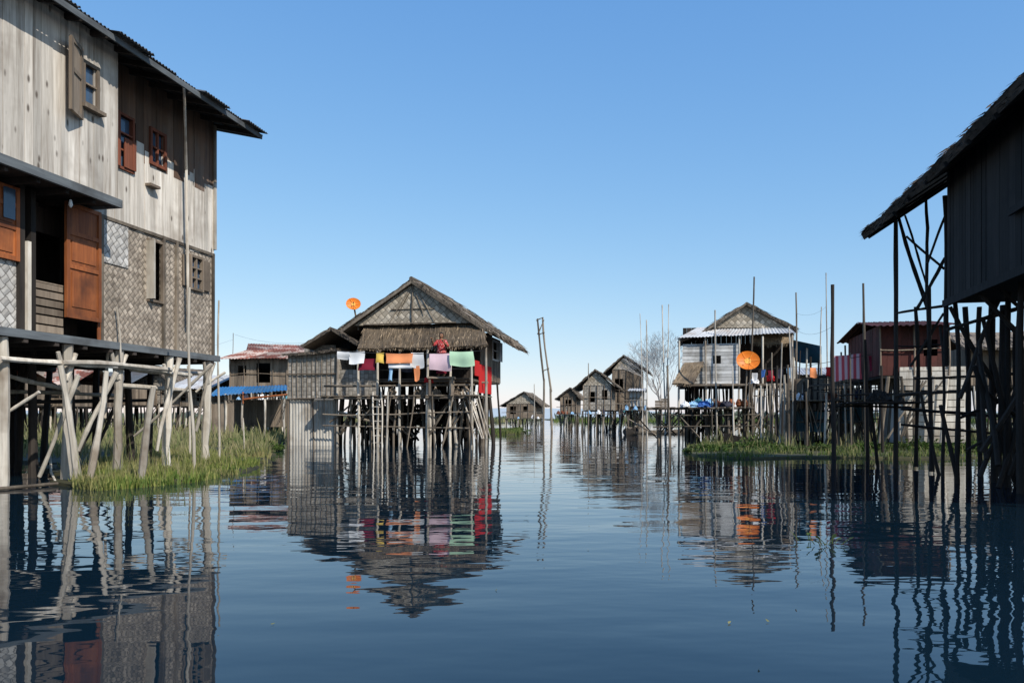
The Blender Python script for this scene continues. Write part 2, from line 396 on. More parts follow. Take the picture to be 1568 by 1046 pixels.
panel(wv,'x',.02,x155,-.05,z1,z2-.08,.03,[l1,l2])
wp=Lh.part('woven_wall_pale',WEAVEP)
panel(wp,'x',.02,XN,Lh.lx(38),z1,Lh.lz(400,Lh.lx(20)),.03)
wp.box((x155+.06,-.003,Lh.lz(400,x155)),(Lh.lx(196),.012,z2-.17))
tr=Lh.part('trim',TRIM)
tr.box((XN,-.66,z2-.10),(xb+.05,-.60,z2+.04));tr.box((xb,-.66,z2-.10),(xb+.05,0,z2+.02))
tr.box((XN,-.12,z1-.13),(.05,-.02,z1+.0))
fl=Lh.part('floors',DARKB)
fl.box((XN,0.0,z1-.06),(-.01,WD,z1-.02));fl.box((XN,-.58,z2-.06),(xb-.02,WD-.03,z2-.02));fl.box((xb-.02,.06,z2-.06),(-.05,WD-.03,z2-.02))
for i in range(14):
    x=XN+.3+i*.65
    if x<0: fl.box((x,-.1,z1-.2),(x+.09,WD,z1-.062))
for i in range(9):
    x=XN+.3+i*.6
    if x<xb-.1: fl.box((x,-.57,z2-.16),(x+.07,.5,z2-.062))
bt=Lh.part('battens',POST);wfg0=Lh.part('grey_battens',POSTG)
for px in(155,250,270,326):
    x=Lh.lx(px);wfg0.box((x-.03,-.03,z1),(x+.03,.018,z2-.1))
wfg0.box((x155,-.02,z2-.16),(0,.019,z2-.10));bt.box((-.04,-.034,z2),(.05,.06,6.4));wfg0.box((-.04,-.034,6.4),(.05,.06,roofz(0)-.1))  # corner batten turns grey above the painted eave shadow edge
wf=Lh.part('window_frames',RUSTD);wg=Lh.part('window_glass',GLASS);wfg=Lh.part('window_frames_grey',BOARD2)
def glass(P,o,y): P.box((o[0],y,o[2]),(o[1],y+.012,o[3]))
frame(wf,'x',0,*w1,w=.05,muntin=2);frame(wf,'x',0,*w2,w=.06,muntin=1);glass(wg,w1,.05);glass(wg,w2,.05)
frame(wfg,'x',-.6,*wA,w=.06,muntin=1);glass(wg,wA,-.56)
m=(w2[0]+w2[1])/2;wf.box((m-.02,-.02,w2[2]),(m+.02,.03,w2[3]))
wf.box((w1[0]-.1,-.07,w1[2]-.02),(w1[0]-.02,-.035,w1[3]+.05))
boards(wf,'x',-.07,w1[0]+.1,w1[1]+.06,w1[2],w1[2]+.55,.12)
frame(wfg,'x',0,*l1,w=.045);frame(wfg,'x',0,*l2,w=.05,muntin=2);glass(wg,l2,.05)
m=(l2[0]+l2[1])/2;wfg.box((m-.02,-.02,l2[2]),(m+.02,.04,l2[3]))
for a in(l2[0]-.3,l2[1]+.06): wfg.box((a,-.03,l2[2]),(a+.24,-.005,l2[3]))
bt.beam((l1[0]-.03,-.05,l1[2]+.0),(l1[0]-.03,-.05,l1[3]),.05,.2)
sh=Lh.part('shutter',BOARD2)
s0=wA[0]-.08
def sbox(u0,u1,za,zb,t=.015):
    a=Vector((s0,-.635,0));d=Vector((-.93,-.36,0))*.5
    p0=a+d*u0;p1=a+d*u1
    sh.beam((p0.x,p0.y,(za+zb)/2),(p1.x,p1.y,(za+zb)/2),t*2,zb-za)
for u0,u1 in((0,.18),(.82,1)): sbox(u0,u1,wA[2]-.35,wA[3]+.2,.025)
for za in(wA[2]-.35,(wA[2]+wA[3])/2-.03,wA[3]+.13): sbox(.18,.82,za,za+.07,.025)
sbox(.18,.82,wA[2]-.28,wA[3]+.13,.006)
sh.box((wA[0]-.12,-.72,wA[2]-.13),(wA[1]+.12,-.605,wA[2]-.07))
x=Lh.lx(228);zz=Lh.lz(287,x);wfg.box((x-.12,-.13,zz),(x+.18,-.0,zz+.05))
rf=Lh.part('tin_roof',TIND)
RY=3.2
corr(rf,(XN-.5,-OV,ZE),(.32,-OV,ZE),(XN-.5,RY,roofz(RY)),(.32,RY,roofz(RY)),.09,.02,.8)
corr(rf,(.32,WD+1,roofz(RY)-SL*(WD+1-RY)),(XN-.5,WD+1,roofz(RY)-SL*(WD+1-RY)),(.32,RY,roofz(RY)),(XN-.5,RY,roofz(RY)),.09,.02,.8)
fs=Lh.part('fascia',TRIM);fs.box((XN-.5,-OV+.03,ZE-.13),(.30,-OV+.06,ZE-.03))
fs.beam((.29,-OV+.03,ZE-.08),(.29,RY,roofz(RY)-.08),.03,.1)
rt=Lh.part('rafters',DARKB)
for i in range(17):
    x=XN-.2+i*.58
    if x<.25: rt.beam((x,-OV+.07,roofz(-OV+.07)-.09),(x,RY,roofz(RY)-.09),.06,.09)
for y in(-.85,-.3,.4,1.2): rt.box((XN-.3,y,roofz(y)-.044),(.27,y+.05,roofz(y)-.03))
dp=Lh.part('bamboo_drainpipe',POST)
dp.stick((Lh.lx(281,-.9),-.9,Lh.lz(124,Lh.lx(281,-.9),-.9)),(Lh.lx(285,-.15),-.15,Lh.lz(260,Lh.lx(285,-.15),-.15)),.028,.028,4,7,.004)
dp.stick((Lh.lx(285,-.15),-.15,Lh.lz(258,Lh.lx(285,-.15),-.15)),(Lh.lx(288,-.12),-.12,z1+.6),.028,.028,6,7,.004)
dr=Lh.part('teak_doors',DOOR)
def doorleaf(xa,xc,za,zb,y,mid=.45):
    dr.box((xa,y,za),(xc,y+.03,zb));w=.07
    for a,b,c,d in((xa,xa+w,za,zb),(xc-w,xc,za,zb)): dr.box((a,y-.025,c),(b,y-.001,d))
    for z in(za,za+(zb-za)*mid-.04,za+(zb-za)*.72,zb-w): dr.box((xa+w,y-.022,z),(xc-w,y-.001,z+w))
    for z0_,z1_ in((.1,.4),(.5,.68)): dr.box((xa+w+.06,y-.014,za+(zb-za)*z0_),(xc-w-.06,y-.001,za+(zb-za)*z1_))
o=opn(99,152,317,490,-.04);doorleaf(o[0],o[1],o[2],o[3],-.06)
boards(dr,'x',-.03,o[1]+.0,x155+.03,z1,z2-.1,.15)
o3=opn(0,26,285,398,0);doorleaf(o3[0]-.5,o3[1],o3[2],o3[3],-.03)
g=opn(0,18,288,335,0);wg.box((g[0],-.065,g[2]),(g[1],-.056,g[3]))
dk=Lh.part('dark_posts',POSTD)
for px in(30,47): 
    x=Lh.lx(px);dk.box((x-.05,-.05,z1),(x+.05,.06,z2-.1))
boards(wfg,'x',.0,Lh.lx(50),Lh.lx(97),z1+.02,Lh.lz(432,Lh.lx(75)),.14,.03,horiz=True,gap=.03)
bt.box((Lh.lx(40)-.03,-.06,z1),(Lh.lx(40)+.04,.05,Lh.lz(370,Lh.lx(40))))
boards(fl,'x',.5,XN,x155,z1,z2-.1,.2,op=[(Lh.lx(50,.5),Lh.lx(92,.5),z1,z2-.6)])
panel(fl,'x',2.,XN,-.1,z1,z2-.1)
bl=Lh.part('light_bulb',BULB,True)
bx,by,bz=Lh.p(108,308,-.45)
bl.stick((bx,by,bz+.02),(bx,by,bz-.07),.02,.035,2,8,0);bl.stick((bx,by,bz-.07),(bx,by,bz-.11),.035,.012,2,8,0)
dk.stick((bx,by,bz+.02),(bx,by,z2-.06),.006,.006,2,5,0)
st=Lh.part('bleached_stilts',POST)
def wl(px,py,D): return Lh.loc(W(px,py,D))
for px in(3,100,180,258,318):
    x=Lh.lx(px,.02);st.stick((x,U(-.05,.08),-.6),(x+U(-.05,.05),.0,z1-.14),.095,.08,8,8,.018,knob=.2)
for a,b,D,r in (((163,568),(133,752),13.,.055),((235,592),(214,743),13.4,.06),((92,560),(122,742),13.2,.06),((290,440),(299,738),15.2,.03),
   ((178,470),(186,560),14.8,.02),((205,668),(325,558),16.5,.035),((240,690),(275,548),16.,.045),((120,690),(178,570),14.5,.045),
   ((300,600),(345,570),17.8,.03),((60,730),(120,575),13.6,.045),((0,640),(60,600),12.6,.03),((168,515),(160,640),15,.03),((335,460),(336,695),19,.025),((322,560),(300,660),17.,.035)):
    st.stick(wl(a[0],a[1],D),wl(b[0],b[1]+(8 if b[1]>680 else 0),D),r*.8,r,8,8,.022,knob=.2)
for px,py in((100,560),(180,560),(258,575),(318,570)):
    x=Lh.lx(px,-.03);z=Lh.lz(py,x,-.03)
    for s_ in(-1,1): st.stick((x,-.03,z-.25),(x+s_*.2,-.06,z+.22),.05,.035,3,7,.03)
for (a,b,y) in(((0,549),(178,562),-.14),((95,556),(262,566),-.16),((165,560),(292,575),-.12),((180,590),(290,598),.3),((0,572),(120,600),1.2),((0,600),(180,606),2.4),((200,566),(322,572),.9)):
    st.stick(Lh.p(a[0],a[1],y),Lh.p(b[0],b[1],y),.045,.04,7,7,.015,knob=.2)
for j,y in enumerate((1.4,2.8,4.2,5.8)):
    for i in range(8):
        x=-8.6+i*1.22+U(-.25,.25)
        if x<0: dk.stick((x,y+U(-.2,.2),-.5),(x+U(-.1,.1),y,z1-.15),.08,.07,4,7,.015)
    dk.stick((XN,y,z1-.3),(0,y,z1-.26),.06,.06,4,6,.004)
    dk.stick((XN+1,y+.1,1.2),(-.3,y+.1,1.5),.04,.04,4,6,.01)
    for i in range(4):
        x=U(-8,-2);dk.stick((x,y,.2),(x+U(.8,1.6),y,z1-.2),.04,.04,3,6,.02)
Lh.done()

# ============================================================ RIGHT NEAR HOUSE (in shade)
Rh=House('thatched_stilt_house',8.39,17.9,-CH)
rz=lambda x:5.2+.66*(x+.5)
RX=3.0
th=Rh.part('thatch_roof',THATCHD)
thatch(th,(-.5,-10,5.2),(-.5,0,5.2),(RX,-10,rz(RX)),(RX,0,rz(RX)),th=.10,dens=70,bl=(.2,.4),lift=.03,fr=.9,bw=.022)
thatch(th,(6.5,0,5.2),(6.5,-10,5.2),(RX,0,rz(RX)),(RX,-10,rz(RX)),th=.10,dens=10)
yW=-4.2;zf=3.14
wb=Rh.part('wall_boards',SHADEB)
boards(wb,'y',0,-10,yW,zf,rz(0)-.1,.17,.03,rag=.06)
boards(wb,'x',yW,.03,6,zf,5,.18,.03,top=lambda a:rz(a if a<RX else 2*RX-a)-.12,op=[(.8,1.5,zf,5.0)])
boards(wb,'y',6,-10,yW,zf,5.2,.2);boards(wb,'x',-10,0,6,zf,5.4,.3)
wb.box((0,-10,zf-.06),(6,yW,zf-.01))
tb=Rh.part('beams',SHADEB);tb.box((-.06,-10,zf-.12),(-.003,yW+.05,zf));tb.beam((-.05,-10,3.95),(-.05,-7.0,3.95),.04,.1)
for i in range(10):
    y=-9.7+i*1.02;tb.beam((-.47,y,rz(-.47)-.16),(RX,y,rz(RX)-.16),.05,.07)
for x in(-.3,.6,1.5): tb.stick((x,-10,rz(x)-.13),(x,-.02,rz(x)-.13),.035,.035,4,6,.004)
ps=Rh.part('dark_stilts',POSTD)
def rl(px,py,D): return Rh.loc(W(px,py,D))
R_st=[((1372,338),(1372,716),17.6,.065),((1447,300),(1449,560),14.2,.05),((1376,332),(1421,474),17.,.055),((1386,330),(1420,440),16.6,.03),((1447,395),(1404,474),15.6,.045),
 ((1372,330),(1445,283),15.5,.04),((1418,302),(1419,470),16.3,.04),((1388,362),(1446,412),15.6,.035),((1448,330),(1420,404),15.2,.03),((1372,334),(1372,350),17.5,.03),
 ((1402,470),(1403,705),17.2,.055),((1422,440),(1427,712),15.8,.06),((1462,455),(1466,740),13.8,.055),((1478,470),(1484,722),14.8,.06),((1500,470),(1502,730),14.2,.06),
 ((1520,420),(1523,735),13.6,.07),((1545,425),(1542,760),12.6,.055),((1566,400),(1563,790),11.6,.07),((1590,400),(1590,800),10.5,.08),
 ((1492,560),(1568,760),12.8,.055),((1568,560),(1500,720),13,.05),((1455,470),(1530,600),13.6,.05),((1530,460),(1470,610),13.4,.045),((1560,470),(1510,420),12.4,.04),
 ((1440,620),(1475,770),13.4,.045),((1410,600),(1440,725),15.5,.04),((1330,610),(1345,712),17.8,.045),((1395,560),(1445,480),15.8,.035),((1500,450),(1568,520),12.4,.05),
 ((1280,622),(1395,624),17.8,.035),((1285,606),(1400,603),18.6,.03),((1370,607),(1480,598),16.5,.045),((1380,626),(1568,640),14.5,.045),((1400,580),(1568,572),15,.035),
 ((1380,650),(1568,668),14.6,.035),((1450,505),(1568,470),13,.045),((1372,480),(1450,468),16.,.035),((1375,530),(1450,528),16.,.025),
 ((1440,500),(1444,730),15.,.04),((1534,480),(1530,720),14.,.05),((1510,600),(1560,640),13,.04),((1568,640),(1480,690),13.5,.04),((1555,500),(1556,740),13.2,.05),((1470,640),(1568,600),13.8,.035)]
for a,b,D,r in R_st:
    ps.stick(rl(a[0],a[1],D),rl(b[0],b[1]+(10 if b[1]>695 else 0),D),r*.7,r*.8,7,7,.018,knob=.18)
for i in range(6):
    for j in range(3):
        x=1.2+j*1.8+U(-.2,.2);y=-9.6+i*1.15+U(-.2,.2);ps.stick((x,y,-.5),(x,y,zf-.06),.08,.07,4,7,.02)
for i in range(30):
    y=U(-9,-4.3);x=U(0,5);ps.stick((x,y,U(0,.8)),(x+U(-1,1),y+U(-1.4,1.4),U(2,3)),.04,None,4,6,.02)
dkp=Rh.part('lower_deck',DARKB)
for i in range(14):
    y=-1.2+i*.16;dkp.box((-.9+U(-.1,.1),y,1.42),(.7+U(-.1,.1),y+.14,1.45))
for i in range(7): 
    a=rl(1345+U(-6,6),600+i*2,17.9);heap(dkp,(a[0]+U(-.2,.5),a[1],1.45),U(.08,.2),.15,U(.08,.22))
Rh.done()

# ============================================================ MIDDLE HOUSE
M=House('thatched_veranda_house',-1.575,31.,-CH)
p=M.p;x_=M.lx
ZD=M.lz(580,-3.0,0);ZL=M.lz(607,-3,0)
xL=x_(515);xm=x_(632,-.2);xE0=x_(520,-.2);xE1=x_(745,-.2);YB=5.3
pk=p(632,428,-.3)[2];ez0=p(520,506,-.3)[2];ez1=p(745,501,-.3)[2]
t=M.part('thatch_roof',THATCHG);t2=M.part('thatch_pent_roof',THATCH)
thatch(t,(xE0,-.35,ez0),(xE0,YB,ez0),(xm,-.35,pk),(xm,YB,pk),th=.12,dens=45)
thatch(t,(xE1+.1,YB,ez1-.1),(xE1+.1,-.35,ez1-.1),(xm,YB,pk),(xm,-.35,pk),th=.12,dens=45)
t.stick((xm,-.4,pk+.02),(xm,YB,pk-.02),.09,.09,6,8,.003)
pt=p(640,496,.05);pb=p(640,533,-1.2)
thatch(t2,(x_(548,-1.2),-1.2,pb[2]),(x_(746,-1.2),-1.2,pb[2]+.03),(x_(560,.1),.1,pt[2]),(x_(738,.1),.1,pt[2]),th=.06,dens=90,rows=4)
thatch(t,(xE1+.55,YB,ez1-.5),(xE1+.35,.6,ez1-.3),(xE1-.1,YB,ez1+.05),(xE1-.1,.6,ez1+.05),th=.07,dens=50,rows=3)
xa,xc,xk=x_(463,-.5),x_(554,-.5),x_(508,-.5);za=p(461,530,-.5)[2];zk=p(508,503,-.5)[2]
thatch(t,(xa,-.6,za),(xa,3.2,za),(xk,-.6,zk),(xk,3.2,zk),th=.08,dens=50,rows=4)
thatch(t,(xc,3.2,za-.05),(xc,-.6,za-.05),(xk,3.2,zk),(xk,-.6,zk),th=.08,dens=50,rows=4)
gb=M.part('gable_weave',WEAVET)
zg=p(632,498,.1)[2]
gablepoly(gb,-.2,[(x_(542,-.2),zg),(x_(726,-.2),zg),(xm,pk-.17)])
gd=M.part('gable_battens',POSTG)
gd.stick((xm,-.24,zg),(xm,-.23,pk-.2),.03);gd.stick((x_(560),-.24,zg+.02),(x_(700),-.24,zg+.02),.03)
gb2=M.part('bargeboards',POSTG)
for a in(-1,1): gb2.beam((xm,-.38,pk-.1),((xE0 if a<0 else xE1),-.38,(ez0 if a<0 else ez1)-.14),.04,.10)
for a,b in((600,.1),(668,.1),(612,.35),(652,.35)): gd.stick((xm+(a-632)*.006,-.24,pk-.5),(x_(a),-.24,zg+b),.018)
gd.stick((xm-.9,-.24,zg+.6),(xm+.9,-.24,zg+.6),.02)
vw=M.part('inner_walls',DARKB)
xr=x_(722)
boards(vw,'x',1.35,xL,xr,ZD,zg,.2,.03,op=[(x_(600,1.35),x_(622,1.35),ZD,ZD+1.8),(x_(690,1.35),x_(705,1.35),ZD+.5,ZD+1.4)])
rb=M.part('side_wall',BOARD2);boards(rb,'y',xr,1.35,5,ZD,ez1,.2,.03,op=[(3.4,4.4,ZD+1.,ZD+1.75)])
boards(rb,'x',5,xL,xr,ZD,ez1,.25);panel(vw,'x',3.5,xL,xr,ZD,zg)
wi=M.part('side_window',WHITEW);frame(wi,'y',xr+.03,3.4,4.4,ZD+1.,ZD+1.75,.08,-.05,.05,1);boards(wi,'y',xr+.1,4.4,5.0,ZD+.95,ZD+1.8,.2)
rd=M.part('red_side_panel',CL['red']);panel(rd,'y',xr+.06,.9,3.0,ZL+.15,ZD+.6,.03);panel(rd,'y',xr+.1,0.1,.8,ZD+.1,ZD+.7,.02)
fd=M.part('decks',POSTG)
fd.box((xL,-.3,ZD-.06),(xr,5,ZD-.01))
for i in range(60):
    x=xL-.1+i*(x_(742,-.5)-xL)/60;fd.box((x,-1.3+U(-.15,.1),ZL-.03),(x+.1,1.2,ZL+U(.0,.02)))
for z,y in((ZL-.08,-1.25),(ZL-.08,0.),(ZD-.1,-.28),(ZD-.1,1.3),(ZD-.3,-.9)): fd.stick((xL-.1,y,z),(xr+.35,y,z+U(-.05,.05)),.045,.045,6,7,.006)
vp=M.part('veranda_posts',POST)
vz=M.part('veranda_posts_dark',POSTG)
for px,y in((517,-.6),(548,-1.1),(578,-1.1),(612,-1.),(655,-1.1),(690,-1.05),(722,-1.1),(744,-1.0)):
    (vp if R.random()<.5 else vz).stick((x_(px,y),y,-.5),(x_(px,y),y,pb[2]-.02),.055,.045,6,7,.008)
for a,b in((575,612),(612,655),(655,722)):
    for k in(.35,.62): vz.stick((x_(a,-.4),-.4,ZD+k),(x_(b,-.4),-.4,ZD+k+U(-.03,.03)),.025)
wv=M.part('woven_parapet',WEAVEG)
zt=p(545,566,-.35)[2];panel(wv,'x',-.4,xL+.02,x_(577,-.4),ZL+.0,zt,.04)
boards(vw,'x',.9,xL-1.6,xL,ZD,za,.2)
lw=M.part('left_room_walls',WEAVEG);panel(lw,'x',.4,x_(466,.4),x_(514,.4),ZD,za+.1,.03)
x0,x1=x_(441,-.5),x_(515,-.5);zs=p(470,542,-.5)[2];zm=p(470,611,-.5)[2]
sw=M.part('shed_upper_walls',WEAVEG);panel(sw,'x',-.5,x0,x1,zm,zs,.03);panel(sw,'y',x0,-.46,1.8,zm,zs,.03);panel(sw,'y',x1-.04,-.46,1.8,zm,zs)
sb=M.part('shed_slats',BOARD2)
for i in range(11): x=x0+i*(x1-x0)/10; sb.stick((x,-.53,zm),(x+U(-.03,.03),-.53,zs+U(0,.08)),.014,.012,3,6,.01)
for z in(zm,(zm+zs)/2+.1,zs): sb.stick((x0-.05,-.55,z),(x1+.05,-.55,z+U(-.04,.04)),.025,.025,4,6,.008)
sl=M.part('shed_lower_panels',PALE)
corr(sl,(x0+.05,-.44,-.15),(x1-.05,-.44,-.15),(x0+.05,-.44,zm-.02),(x1-.05,-.44,zm-.02),.13,.018,.55)
corr(sl,(x0+.05,1.8,-.1),(x0+.05,-.44,-.1),(x0+.05,1.8,zm),(x0+.05,-.44,zm),.13,.018,.55)
sb.stick((x0+.03,-.5,-.5),(x0,-.5,zm),.05);sb.stick((x1-.03,-.5,-.5),(x1,-.5,zs),.05);sb.stick((x_(480,-.5),-.49,-.3),(x_(478,-.5),-.49,zm),.03)
sr=M.part('shed_roof',THATCHG);thatch(sr,(x0-.15,-.7,zs-.02),(x1+.1,-.7,zs+.12),(x0-.15,2,zs+.25),(x1+.1,2,zs+.35),th=.05,dens=30,rows=3,bl=(.2,.4))
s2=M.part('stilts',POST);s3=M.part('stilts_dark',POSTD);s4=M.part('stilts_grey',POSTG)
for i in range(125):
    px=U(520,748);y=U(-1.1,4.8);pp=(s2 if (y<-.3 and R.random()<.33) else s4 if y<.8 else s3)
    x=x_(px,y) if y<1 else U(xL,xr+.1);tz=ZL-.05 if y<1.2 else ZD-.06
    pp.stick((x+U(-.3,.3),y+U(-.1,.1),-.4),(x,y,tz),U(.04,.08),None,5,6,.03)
for i in range(80):
    y=U(-1.2,4.5);x=U(xL,xr-.8);pp=s4 if y<.2 else s3;pp.stick((x,y,U(.1,1.)),(x+U(.6,1.8)*R.choice((-1,1)) if xL+1.8<x<xr-1.8 else x+.8,y,U(1.2,ZL)),U(.03,.055),None,4,6,.02)
for z in(.8,1.35): s4.stick((xL-.05,-1.15,z+U(-.15,.15)),(xr+.3,-1.15,z+U(-.15,.15)),.028,.028,6,6,.012);s3.stick((xL,1.2,z),(xr,1.2,z+.1),.045,.045,6,6,.01)
for i in range(6): s2.stick(p(706+i*5,600,-.9),p(735+i*3+U(-8,2),672,-1.3),.03,None,4,6,.01)
for i in range(5): s4.stick(p(600+i*30+U(-8,8),600,-1.35),p(595+i*30+U(-10,10),688,-1.5),.03,None,4,6,.02)
for px in(571,583): s2.stick(p(px,600,-1.35),p(px+2,690,-1.7),.03)
for i in range(7): s2.stick(p(571,612+i*11,-1.5),p(585,612+i*11,-1.5),.02)
bk=M.part('deck_clutter',BOARD2)
for px in(600,640,650,668,700,712): heap(bk,(x_(px,-.7),-.7,ZL),U(.12,.22),.18,U(.2,.4))
nt_=M.part('stored_firewood',DARKB)
for i in range(110):
    x=U(xL+.3,xr-1.);nt_.stick((x,U(1.4,3.5),U(.7,1.7)),(x+U(.5,1.2),U(1.4,3.5),U(.7,1.7)),.05,None,2,5,.02)
for i in range(8): vz.stick(p(413+i*3,U(640,655),-.2),p(U(430,442),U(600,620),-.4),.015)
M.done()
LN=House('laundry_line',-1.575,31.,-CH)
ln=LN.part('rope',BLACKM);a=LN.p(512,537,-1.8);b=LN.p(742,537,-1.8);prev=a
for i in range(1,13):
    t_=i/12;q=tuple(a[k]+(b[k]-a[k])*t_ for k in range(3));q=(q[0],q[1],q[2]-.12*math.sin(t_*math.pi));ln.stick(prev,q,.012,.012,1,5,0);prev=q
def hang(pl,col,px0,px1,py0,py1,y=-1.8,fold=.02):
    aa=LN.p(px0,py0,y);bb=LN.p(px1,py0,y);L=LN.p(px0,py0,y)[2]-LN.p(px0,py1,y)[2]
    q=LN.part(pl,CL[col],True);cloth(q,aa,bb,L,fold)
hang('towel','white',516,535,538,550);hang('shirt','white',534,558,538,557);hang('skirt','maroon',549,575,549,567,-1.7)
hang('sheet_orange','orange',591,632,541,556,-1.85);hang('trousers_dark','dark',614,630,557,569,-1.7);hang('shirt_white','white',629,649,540,563)
hang('sash','orange',634,642,560,583,-1.75,.01);hang('towel_yellow','yellow',576,588,540,556);hang('shirt_pale','sky',596,602,560,583)
hang('sheet_pink','pink',657,690,541,567);hang('sheet_green','green',688,725,538,560,-1.9);hang('cloth_red','red',650,664,578,586,-1.3)
hang('towel_white','white',594,630,556,564,-1.82)
LN.done()
dish('satellite_dish',541,466,31.8,.29,505,548)

# ---------------------------------------------------------------- woman on veranda
def woman(wx,wy,wz,yaw,h=1.62):
    E=bpy.data.objects.new('standing_woman',None);scene.collection.objects.link(E);E.location=(wx,wy,wz);E.rotation_euler=(0,0,yaw);E.scale=(h/1.62,)*3
    skin=plain('skin',(.30,.15,.085),rough=.55,var=.05);hair=plain('black_hair',(.012,.01,.01),rough=.4,var=.1)
    def skinmesh(name,verts,edges,radii,mat,sub=2,root=0):
        me=bpy.data.meshes.new(name);me.from_pydata(verts,edges,[]);me.materials.append(mat)
        o=bpy.data.objects.new(name,me);scene.collection.objects.link(o);o.parent=E
        md=o.modifiers.new('skin','SKIN')
        lay=me.skin_vertices[0] if me.skin_vertices else None
        if lay is None:
            bpy.context.view_layer.objects.active=o;bpy.ops.mesh.customdata_skin_add();lay=me.skin_vertices[0]
        for i,r in enumerate(radii):
            lay.data[i].radius=(r,r) if not isinstance(r,tuple) else r
            lay.data[i].use_root=(i==root)
        sb=o.modifiers.new('sub','SUBSURF');sb.levels=sub;sb.render_levels=sub
        md.use_smooth_shade=True
        return o
    V=[(0,0,.90),(0,0,1.05),(0,.0,1.22),(0,0,1.34),(0,-.01,1.42),(0,-.01,1.46),
       (-.16,0,1.33),(-.25,-.13,1.18),(-.24,-.34,1.30),(-.22,-.42,1.36),
       (.16,0,1.33),(.27,-.08,1.15),(.23,-.30,1.22),(.20,-.38,1.28),
       (-.09,0,.85),(-.10,-.01,.47),(-.10,.02,.08),(-.10,-.12,.03),(.09,0,.85),(.10,-.02,.47),(.11,.02,.08),(.11,-.12,.03)]
    Eg=[(0,1),(1,2),(2,3),(3,4),(4,5),(3,6),(6,7),(7,8),(8,9),(3,10),(10,11),(11,12),(12,13),(0,14),(14,15),(15,16),(16,17),(0,18),(18,19),(19,20),(20,21)]
    rd=[(.15,.11),(.12,.09),(.13,.10),(.10,.08),.05,.05,.055,.042,.03,.022,.055,.042,.03,.022,.09,.06,.04,.03,.09,.06,.04,.03]
    skinmesh('body',V,Eg,rd,skin)
    for sd,wr in((-1,Vector((-.22,-.42,1.36))),(1,Vector((.20,-.38,1.28)))):
        hv=[tuple(wr),tuple(wr+Vector((0,-.04,.03)))];he=[(0,1)];hr=[.02,.026]
        for k in range(4):
            b0=wr+Vector(((k-1.5)*.019,-.07,.055));L=(.06,.07,.066,.05)[k]
            i=len(hv);hv+=[tuple(b0),tuple(b0+Vector((0,-L*.5,L*.2))),tuple(b0+Vector((0,-L*.8,-L*.25)))];he+=[(1,i),(i,i+1),(i+1,i+2)];hr+=[.010,.009,.008]
        i=len(hv);t0=wr+Vector((-sd*.03,-.04,.03));hv+=[tuple(t0),tuple(t0+Vector((-sd*.02,-.035,.0)))];he+=[(0,i),(i,i+1)];hr+=[.011,.009]
        skinmesh('hand',hv,he,hr,skin,1)
    def loft(name,mat,rings,n=20,cl=True):
        vs=[];fs=[]
        for (cx,cy,z,rx,ry,rip) in rings:
            for j in range(n):
                a=j/n*6.2832;k=1+rip*math.sin(a*6);vs.append((cx+math.cos(a)*rx*k,cy+math.sin(a)*ry*k,z))
        for i in range(len(rings)-1):
            for j in range(n): fs.append((i*n+j,i*n+(j+1)%n,(i+1)*n+(j+1)%n,(i+1)*n+j))
        P_=Part(name,mat,E,True);P_.add(vs,fs,.5);P_.done()
    patt,nt,b=new_mat('red_patterned_cotton');tc=N(nt,'ShaderNodeTexCoord');vv=N(nt,'ShaderNodeTexVoronoi');vv.inputs['Scale'].default_value=16
    nt.links.new(tc.outputs['Object'],vv.inputs['Vector']);nt.links.new(mixc(nt,maprange(nt,vv.outputs['Distance'],.2,.35),(.65,.40,.36),(.36,.03,.03)),b.inputs['Base Color']);b.inputs['Roughness'].default_value=.9
    loft('blouse',patt,[(0,0,.84,.19,.15,.03),(0,0,.95,.18,.14,.02),(0,0,1.06,.155,.12,.01),(0,-.01,1.2,.175,.14,0),(0,0,1.30,.185,.12,0),(0,0,1.37,.13,.085,0),(0,0,1.405,.065,.06,0)])
    loft('sarong',CL['maroon'],[(0,0,.93,.165,.13,0),(0,0,.8,.19,.155,.01),(0,0,.5,.18,.14,.03),(0,0,.12,.19,.14,.05)])
    def sleeve(pts,r):
        P_=Part('sleeve',patt,E,True)
        for i in range(len(pts)-1): P_.stick(pts[i],pts[i+1],r[i],r[i+1],3,12,0,r=.5,knob=.03)
        P_.done()
    sleeve([(-.13,0,1.34),(-.25,-.13,1.18),(-.245,-.2,1.22)],[.075,.062,.058]);sleeve([(.13,0,1.34),(.27,-.08,1.15),(.26,-.14,1.17)],[.075,.062,.058])
    hd=Part('head',skin,E,True);C=Vector((0,-.015,1.535))
    def hf(u,v):
        a=u*6.2832;q=(v-.5)*math.pi;x=math.cos(q)*math.sin(a);y=-math.cos(q)*math.cos(a);z=math.sin(q)
        X=x*.074*(1-.22*max(0,-z));Y=y*.092;Z=z*.115
        if y<-.5:
            nd=math.exp(-((x/.16)**2))*math.exp(-(((z+.1)/.18)**2));Y-=.022*nd
            Y+=.010*math.exp(-(((abs(x)-.38)/.16)**2))*math.exp(-(((z-.12)/.12)**2))
            Y-=.006*math.exp(-((x/.3)**2))*math.exp(-(((z+.42)/.07)**2))
        return C+Vector((X,Y,Z))
    hd.grid(hf,36,24,.5)
    for s_ in(-1,1):
        hd.grid(lambda u,v:C+Vector((s_*(.072+.014*math.sin(v*math.pi)),.01+.022*math.cos(u*6.28)*math.sin(v*3.1416),-.005+.032*math.sin(u*6.28)*math.sin(v*3.14))),10,5,.5)
    hd.done()
    ey=Part('eyes_and_brows',hair,E,True)
